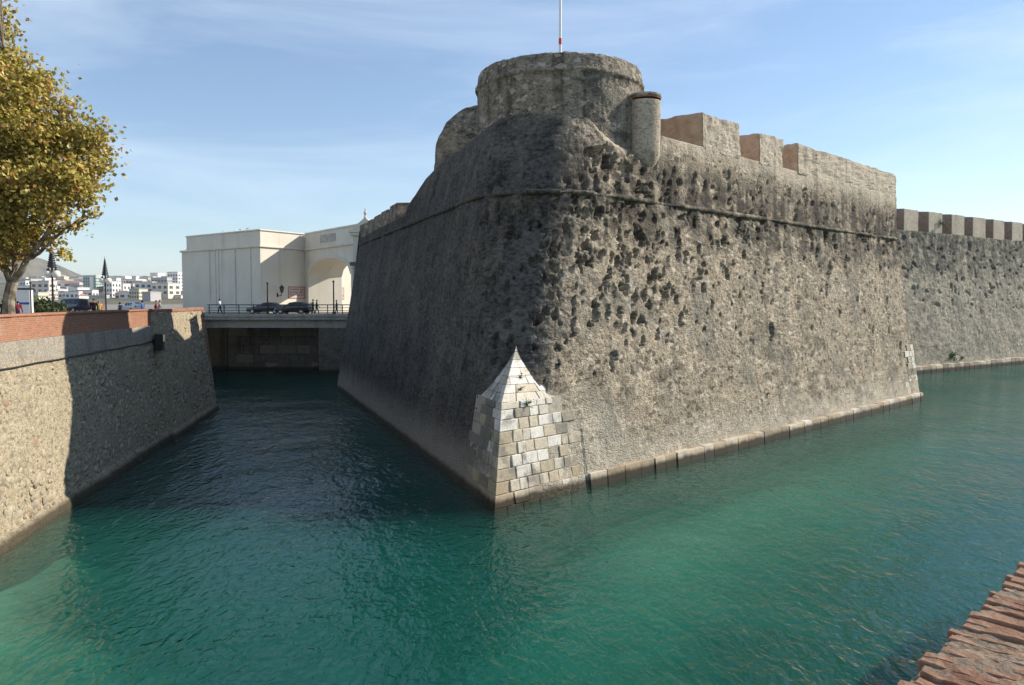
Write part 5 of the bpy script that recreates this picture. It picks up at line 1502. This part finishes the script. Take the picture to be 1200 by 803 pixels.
# ================================================================ cars
MAT["tyre"] = simple("tyre", (0.018, 0.018, 0.018), .85)
MAT["rim"] = simple("rim", (0.45, 0.45, 0.46), .3, metal=.8)
MAT["car_glass"] = simple("car_glass", (0.012, 0.016, 0.02), .06, .05, spec=.6)
MAT["lamp_red"] = simple("tail_red", (0.35, 0.02, 0.015), .3)
MAT["lamp_clear"] = simple("head_clear", (0.6, 0.6, 0.58), .15)
def car(loc, rz, paint, label, kind="hatch", name="parked_car", cat="car"):
    c = empty(name, label, cat, loc, rz)
    L, W, Hh = (4.1, 1.74, 1.46) if kind == "hatch" else ((4.5, 1.78, 1.42) if kind == "sedan" else (4.9, 1.92, 1.98))
    t = NT("car_paint"); MP = t.fin(paint, .28, None, .5); MP.node_tree.nodes["Principled BSDF"].inputs["Coat Weight"].default_value = .6
    # stations from nose (+x) to tail: x, floor, belt, top, half width at belt, half width at top
    if kind == "hatch": S = [(.5, .38, .55, .58, .70, .66), (.47, .25, .68, .72, .80, .72), (.30, .22, .82, .88, .86, .74), (.22, .22, .88, .96, .87, .72), (.06, .22, .92, 1.38, .87, .62), (-.10, .22, .93, 1.46, .87, .62), (-.33, .22, .94, 1.42, .87, .60), (-.44, .24, .93, 1.20, .85, .62), (-.49, .30, .86, .95, .80, .68), (-.5, .42, .70, .74, .74, .66)]
    elif kind == "sedan": S = [(.5, .38, .55, .58, .70, .66), (.47, .25, .68, .72, .82, .72), (.28, .22, .82, .87, .88, .74), (.20, .22, .87, .93, .89, .72), (.05, .22, .90, 1.34, .89, .62), (-.10, .22, .92, 1.42, .89, .62), (-.24, .22, .93, 1.36, .89, .60), (-.36, .22, .95, 1.02, .88, .70), (-.48, .26, .92, .98, .82, .72), (-.5, .42, .74, .78, .76, .68)]
    else: S = [(.5, .40, .70, .74, .80, .74), (.47, .28, .85, .92, .90, .80), (.36, .25, 1.02, 1.12, .95, .82), (.31, .25, 1.08, 1.25, .96, .80), (.19, .25, 1.12, 1.86, .96, .74), (.05, .25, 1.14, 1.96, .96, .76), (-.30, .25, 1.14, 1.98, .96, .76), (-.46, .25, 1.14, 1.95, .95, .75), (-.495, .28, 1.10, 1.75, .93, .76), (-.5, .40, .95, 1.0, .90, .78)]
    bm = bmesh.new(); rings = []
    for (x, f, b, tp_, wb, wt_) in S:
        x *= L
        rings.append([bm.verts.new(v) for v in [(x, -wb * .92, f), (x, -wb, f + (b - f) * .35), (x, -wb, b), (x, -wt_, tp_ - (tp_ - b) * .12), (x, -wt_ * .8, tp_), (x, wt_ * .8, tp_), (x, wt_, tp_ - (tp_ - b) * .12), (x, wb, b), (x, wb, f + (b - f) * .35), (x, wb * .92, f)]])
    for i in range(len(rings) - 1):
        for k in range(10):
            bm.faces.new((rings[i][k], rings[i][(k + 1) % 10], rings[i + 1][(k + 1) % 10], rings[i + 1][k]))
    bm.faces.new(rings[0]); bm.faces.new(rings[-1])
    o = bm_obj("body", bm, MP, c, True)
    md = o.modifiers.new("bevel", 'BEVEL'); md.width = .03; md.segments = 2; md.limit_method = 'ANGLE'; md.angle_limit = R(25)
    # glass: shrunken copies of the cabin faces set slightly proud
    cab = [i for i in range(len(S) - 1) if (S[i][3] - S[i][2] > .3 or S[i + 1][3] - S[i + 1][2] > .3)]
    def quad(q, off, k=.86):
        q = [Vector(v) for v in q]; m_ = sum(q, Vector()) / 4
        n_ = (q[2] - q[0]).cross(q[3] - q[1]).normalized()
        if n_.dot(m_ - Vector((0, 0, .9))) < 0: n_ = -n_
        inn = [m_ + (v - m_) * k + n_ * off for v in q]
        bm = bmesh.new(); a = [bm.verts.new(v) for v in inn]; bm.faces.new(a)
        r_ = bmesh.ops.extrude_face_region(bm, geom=bm.faces[:])
        for v in [g for g in r_["geom"] if isinstance(g, bmesh.types.BMVert)]: v.co -= n_ * (off + .02)
        return bm
    def rp(i, k):
        x, f, b, tp_, wb, wt_ = S[i]
        pts = [(x * L, -wb * .92, f), (x * L, -wb, f + (b - f) * .35), (x * L, -wb, b), (x * L, -wt_, tp_ - (tp_ - b) * .12), (x * L, -wt_ * .8, tp_), (x * L, wt_ * .8, tp_), (x * L, wt_, tp_ - (tp_ - b) * .12), (x * L, wb, b)]
        return pts[k]
    for i in cab[1:-1] if len(cab) > 3 else cab:
        for (ka, kb2) in ((2, 3), (7, 6)):
            bm_obj("side_window", quad([rp(i, ka), rp(i + 1, ka), rp(i + 1, kb2), rp(i, kb2)], .012), MAT["car_glass"], c)
    fi, bi = cab[0], cab[-1]
    bm_obj("windscreen", quad([rp(fi, 4), rp(fi, 5), rp(fi + 1, 5), rp(fi + 1, 4)], .012), MAT["car_glass"], c)
    bm_obj("rear_window", quad([rp(bi, 4), rp(bi, 5), rp(bi + 1, 5), rp(bi + 1, 4)], .012), MAT["car_glass"], c)
    wr = .31 if kind != "van" else .34
    for sx_ in (.31, -.31):
        for sy_ in (-1, 1):
            y = sy_ * (S[2][4] - .07)
            M = Matrix.Translation((sx_ * L, y, wr)) @ Matrix.Rotation(R(90), 4, 'X')
            bm = bmesh.new(); bmesh.ops.create_cone(bm, cap_ends=True, segments=22, radius1=wr, radius2=wr, depth=.2, matrix=M); tw = bm_obj("wheel", bm, MAT["tyre"], c, False)
            bm = bmesh.new(); bmesh.ops.create_cone(bm, cap_ends=True, segments=16, radius1=wr * .62, radius2=wr * .55, depth=.212, matrix=M); bm_obj("rim", bm, MAT["rim"], tw)
    for sy_ in (-1, 1):
        bm = bmesh.new(); b_box(bm, (.455 * L, sy_ * .62 - .14, .56 if kind != "van" else .72), (.493 * L, sy_ * .62 + .14, .70 if kind != "van" else .9), .02); bm_obj("headlight", bm, MAT["lamp_clear"], c)
        bm = bmesh.new(); b_box(bm, (-.503 * L, sy_ * .66 - .1, .72), (-.47 * L, sy_ * .66 + .1, .95), .02); bm_obj("tail_light", bm, MAT["lamp_red"], c)
        bm = bmesh.new(); b_box(bm, (.2 * L - .2, sy_ * (S[3][4] + .10) - .08, .92), (.2 * L - .08, sy_ * (S[3][4] + .10) + .08, 1.06), .02); bm_obj("mirror", bm, MP, c)
    return c
def on_ground(px, d, z=GZ): return (at_d(px, 350, d).x, d, z)
car(on_ground(83, 112), R(160), (.012, .018, .05), "dark navy van parked right of the first street lamp", "van", "parked_van", "van")
car(on_ground(57, 108), R(165), (.02, .035, .09), "low dark blue car left of the first street lamp's post", "sedan")
car(on_ground(153, 112), R(150), (.72, .73, .72), "white small car parked behind the strollers", "hatch")
car(on_ground(105, 125), R(170), (.35, .03, .03), "red car partly hidden behind the man in black", "hatch")
car(on_ground(344, 92.5, 6.375), R(172), (.012, .013, .015), "black tall hatchback crossing the bridge", "hatch", "moving_car")
car(on_ground(312, 95.3, 6.375), R(176), (.02, .022, .025), "dark saloon behind the hatchback on the bridge", "sedan", "moving_car")

# ================================================================ people
def cloth(c): return simple("cloth", c, .85, .15, 9, .15)
SKIN = simple("skin", (.45, .27, .19), .6, .08)
def person(loc, rz, h, top, legs, hair, label, walk=.25, arm=.15, bag=None):
    k = h / 1.72
    J = {"pel": (0, 0, .95), "wai": (0, 0, 1.1), "che": (.02, 0, 1.32), "nek": (.02, 0, 1.48), "hea": (.05, 0, 1.60), "top": (.04, 0, 1.70)}
    Ed = [("pel", "wai"), ("wai", "che"), ("che", "nek"), ("nek", "hea"), ("hea", "top")]
    Rd = {"pel": (.15, .12), "wai": (.145, .11), "che": (.17, .12), "nek": (.06, .06), "hea": (.085, .095), "top": (.06, .07)}
    for s_, n_ in ((1, "l"), (-1, "r")):
        f_ = walk * s_
        J.update({n_ + "hip": (0, .09 * s_, .9), n_ + "kne": (f_ * .5 + .03, .1 * s_, .5), n_ + "ank": (f_ * .9, .1 * s_, .09), n_ + "toe": (f_ * .9 + .16, .11 * s_, .04),
                  n_ + "sho": (.01, .19 * s_, 1.41), n_ + "elb": (-f_ * .5 - .03, .25 * s_, 1.13), n_ + "wri": (-f_ * .7 + arm, .24 * s_, .90), n_ + "han": (-f_ * .7 + arm + .05, .23 * s_, .80)})
        Ed += [("pel", n_ + "hip"), (n_ + "hip", n_ + "kne"), (n_ + "kne", n_ + "ank"), (n_ + "ank", n_ + "toe"), ("che", n_ + "sho"), (n_ + "sho", n_ + "elb"), (n_ + "elb", n_ + "wri"), (n_ + "wri", n_ + "han")]
        Rd.update({n_ + "hip": (.1, .1), n_ + "kne": (.068, .068), n_ + "ank": (.05, .05), n_ + "toe": (.045, .035), n_ + "sho": (.07, .07), n_ + "elb": (.05, .05), n_ + "wri": (.036, .036), n_ + "han": (.035, .045)})
    names = list(J)
    me = bpy.data.meshes.new("person_skeleton")
    me.from_pydata([tuple(a * k for a in J[n_]) for n_ in names], [(names.index(a), names.index(b)) for a, b in Ed], [])
    o = bpy.data.objects.new("person_skeleton", me); col.objects.link(o)
    md = o.modifiers.new("skin", 'SKIN'); md.use_smooth_shade = True
    for i, n_ in enumerate(names):
        sv = me.skin_vertices[0].data[i]; sv.radius = tuple(a * k for a in Rd[n_]); sv.use_root = (n_ == "pel")
    ss = o.modifiers.new("sub", 'SUBSURF'); ss.levels = 1; ss.render_levels = 1
    dg = bpy.context.evaluated_depsgraph_get()
    body = bpy.data.meshes.new_from_object(o.evaluated_get(dg))
    bpy.data.objects.remove(o, do_unlink=True)
    for m_ in (top, legs, SKIN, MAT["tyre"]): body.materials.append(m_)
    for p_ in body.polygons:
        z = p_.center.z / k; y = abs(p_.center.y) / k
        p_.material_index = 2 if (z > 1.49 or (z < .89 and y > .165 and z > .7)) else (3 if z < .09 else (1 if z < .97 and y < .2 else 0))
    P_ = empty("person", label, "person", loc, rz)
    b_ = link("body", body, None, P_)
    b_.data.polygons.foreach_set("use_smooth", [True] * len(body.polygons))
    bm = bmesh.new(); bmesh.ops.create_icosphere(bm, subdivisions=2, radius=1.0)
    for v in bm.verts: v.co = Vector(((.035 + v.co.x * .105 - (.03 if v.co.z < 0 else 0)) * k, v.co.y * .095 * k, (1.665 + v.co.z * .085 * (1 if v.co.z > 0 else 1.3)) * k))
    bmesh.ops.delete(bm, geom=[v for v in bm.verts if v.co.x > .1 * k and v.co.z < 1.67 * k], context='VERTS')
    bm_obj("hair", bm, hair, P_, True)
    bm = bmesh.new()
    for s_ in (-1, 1): bmesh.ops.create_uvsphere(bm, u_segments=6, v_segments=4, radius=.012 * k, matrix=Matrix.Translation((.137 * k, s_ * .033 * k, 1.61 * k)))
    bm_obj("eyes", bm, MAT["tyre"], P_)
    bm = bmesh.new(); b_prism(bm, [(.125 * k, -.013 * k, 1.56 * k), (.165 * k, 0, 1.565 * k), (.125 * k, .013 * k, 1.56 * k)], [(.13 * k, -.006 * k, 1.61 * k), (.14 * k, 0, 1.61 * k), (.13 * k, .006 * k, 1.61 * k)]); bm_obj("nose", bm, SKIN, P_)
    if bag is not None:
        bm = bmesh.new(); b_box(bm, (-.3 * k, -.15 * k, 1.02 * k), (-.13 * k, .15 * k, 1.42 * k), .04); bm_obj("backpack", bm, bag, P_)
BLK, DRK, BLU, WHT, GRY, RED, YEL, BRN, JEAN = cloth((.015, .015, .017)), cloth((.04, .04, .05)), cloth((.06, .13, .32)), cloth((.62, .62, .62)), cloth((.3, .29, .27)), cloth((.3, .035, .04)), cloth((.42, .36, .12)), cloth((.10, .06, .035)), cloth((.05, .07, .12))
HB, HG = cloth((.02, .015, .01)), cloth((.28, .26, .24))
person(on_ground(3, 52), R(100), 1.70, BLK, DRK, HB, "person in black at the far left edge under the plane tree", .1)
person(on_ground(15, 55), R(60), 1.72, DRK, JEAN, HB, "person in dark jacket walking beside the plane tree trunk")
person(on_ground(20.5, 57), R(110), 1.62, RED, JEAN, HB, "person in dark red top next to the dark-jacketed walker")
person(on_ground(110, 60), R(-80), 1.78, BLK, BLK, HB, "person in black sweater standing left of the second street lamp", .08)
person(on_ground(116, 63), R(-60), 1.66, YEL, JEAN, HG, "person in yellow-green jacket behind the one in black")
person(on_ground(140.5, 64), R(170), 1.52, BLK, DRK, HB, "short person in dark clothes left of the white car", .2)
person(on_ground(167, 66), R(170), 1.66, BLU, JEAN, HB, "person in blue jacket right of the white car")
person(on_ground(182.5, 67), R(20), 1.68, RED, DRK, BRN, "person in rust red top walking near the buttress")
person(on_ground(187, 68), R(20), 1.74, GRY, GRY, HG, "person in pale grey coat beside the one in rust red")
person(on_ground(257.5, 87.2, 6.37), R(175), 1.76, WHT, DRK, HB, "person in white shirt walking on the bridge", .22)
person(on_ground(366.5, 87.3, 6.37), R(10), 1.72, BLK, DRK, HB, "person in black on the bridge left of the slim post", .2, bag=WHT)
person(on_ground(371, 87.6, 6.37), R(10), 1.66, BLK, JEAN, HB, "second person in black on the bridge right beside the first")
person(on_ground(394.5, 87.7, 6.37), R(190), 1.65, cloth((.03, .09, .04)), DRK, HB, "person in dark green on the bridge by the slim post", .15)

# ================================================================ weeds on the masonry, gulls
bpy.context.view_layer.update()
dg = bpy.context.evaluated_depsgraph_get()
def surface(px, py):
    r_ = ray(px, py).normalized()
    ok, loc, nor, *_ = sc.ray_cast(dg, Vector((0, 0, H)), r_)
    return (loc, nor if nor.dot(r_) < 0 else -nor) if ok else (at_d(px, py, 35), Vector((0, -1, 0)))
def weed(px, py, size, label, seed, n=90):
    loc, nor = surface(px, py)
    o = empty("wall_weed", label, "plant", loc, 0, "weeds rooted in the masonry")
    rs_ = np.random.default_rng(seed); V_, F_ = [], []
    bm = bmesh.new()
    nv = np.array(nor)
    for k in range(14):
        tip = nv * size * rs_.uniform(.15, .5) + rs_.normal(size=3) * size * .5 + np.array([0, 0, .1 * size])
        b_tube(bm, [(0, 0, 0), tuple(tip * .5), tuple(tip)], [.012, .01, .005], 4, False)
        for j in range(n // 14):
            q = tip * rs_.uniform(.3, 1.0) + rs_.normal(size=3) * size * .12
            a = rs_.normal(size=3); a /= np.linalg.norm(a); b = np.cross(a, rs_.normal(size=3)); b /= np.linalg.norm(b); s_ = size * rs_.uniform(.08, .17); k0 = len(V_)
            V_ += [tuple(q - a * s_), tuple(q + b * s_ * .6), tuple(q + a * s_), tuple(q - b * s_ * .6)]; F_.append((k0, k0 + 1, k0 + 2, k0 + 3))
    pymesh("leaves", V_, F_, MAT["weed"], o)
    bm_obj("stems", bm, MAT["twig"], o)
for i, (px, py, s_, lab, n_) in enumerate([(610, 443, .22, "green weed high on the white broach stone", 100), (609, 457, .17, "small weed in the middle of the white broach", 70), (617, 474, .27, "bushiest weed at the foot of the white broach", 130),
        (640, 420, .16, "tiny weed right of the broach point", 60), (814, 258, .42, "pale green weed patch below the cordon near the sentry turret", 90), (899, 462, .2, "small weed low on the bastion's right face", 60),
        (1115, 418, .8, "shrubby weed at the foot of the curtain wall", 160), (1102, 262, .7, "dark weed under the curtain battlements", 120), (963, 238, .3, "yellowish weed between right-hand merlons", 60), (1127, 420, .5, "smaller weed right of the shrubby one at the curtain foot", 90)]):
    weed(px, py, s_, lab, 700 + i, n_)
MAT["gull"] = simple("gull_feathers", (.7, .7, .7), .7)
MAT["gull_grey"] = simple("gull_wing", (.3, .31, .33), .7)
MAT["beak"] = simple("beak", (.6, .35, .05), .5)
def gull(loc, rz, label):
    g = empty("gull", label, "bird", loc, rz, "gulls on the parapets")
    bm = bmesh.new()                                     # one body: tail, trunk, neck, head
    b_tube(bm, [(-.26, 0, .15), (-.16, 0, .17), (-.04, 0, .19), (.08, 0, .21), (.14, 0, .27), (.17, 0, .33), (.21, 0, .345)], [.012, .05, .085, .075, .045, .045, .02], 9)
    bm_obj("body", bm, MAT["gull"], g, True)
    for s_ in (-1, 1):
        bm = bmesh.new(); b_tube(bm, [(.07, s_ * .06, .23), (-.08, s_ * .075, .21), (-.30, s_ * .03, .17)], [.03, .045, .008], 7); bm_obj("wing", bm, MAT["gull_grey"], g, True)
        bm = bmesh.new(); b_tube(bm, [(0, s_ * .03, .13), (.0, s_ * .03, .0)], .008, 5); bm_obj("leg", bm, MAT["beak"], g)
    bm = bmesh.new(); b_tube(bm, [(.21, 0, .34), (.275, 0, .33)], [.015, .004], 6); bm_obj("beak", bm, MAT["beak"], g)
gull((kB[0] + .9, kB[1] - .1, 15.28), R(30), "gull at the left end of the cream building's ledge")
for k, s_ in enumerate((3.0, 4.6, 6.0, 9.0)):
    q = kA + e1 * s_
    gull((q[0] + e2[0] * .2, q[1] + e2[1] * .2, 17.38), R(40 * k), ["gull nearest the corner on the cream building roof", "second gull from the corner on the cream roof", "third gull from the corner on the cream roof", "gull midway along the cream roof edge"][k])

# ================================================================ haze: thin even air round the whole place
t = NT("haze_air")
pv = t.n("VolumePrincipled", Color=(0.85, 0.90, 1.0), Density=0.00010)
pv.inputs["Anisotropy"].default_value = 0.3
t.t.links.new(pv.outputs[0], t.out.inputs["Volume"])
bm = bmesh.new(); b_box(bm, (-9500, -60, -7), (3200, 9400, 215))
tag(bm_obj("haze", bm, t.m), kind="stuff")
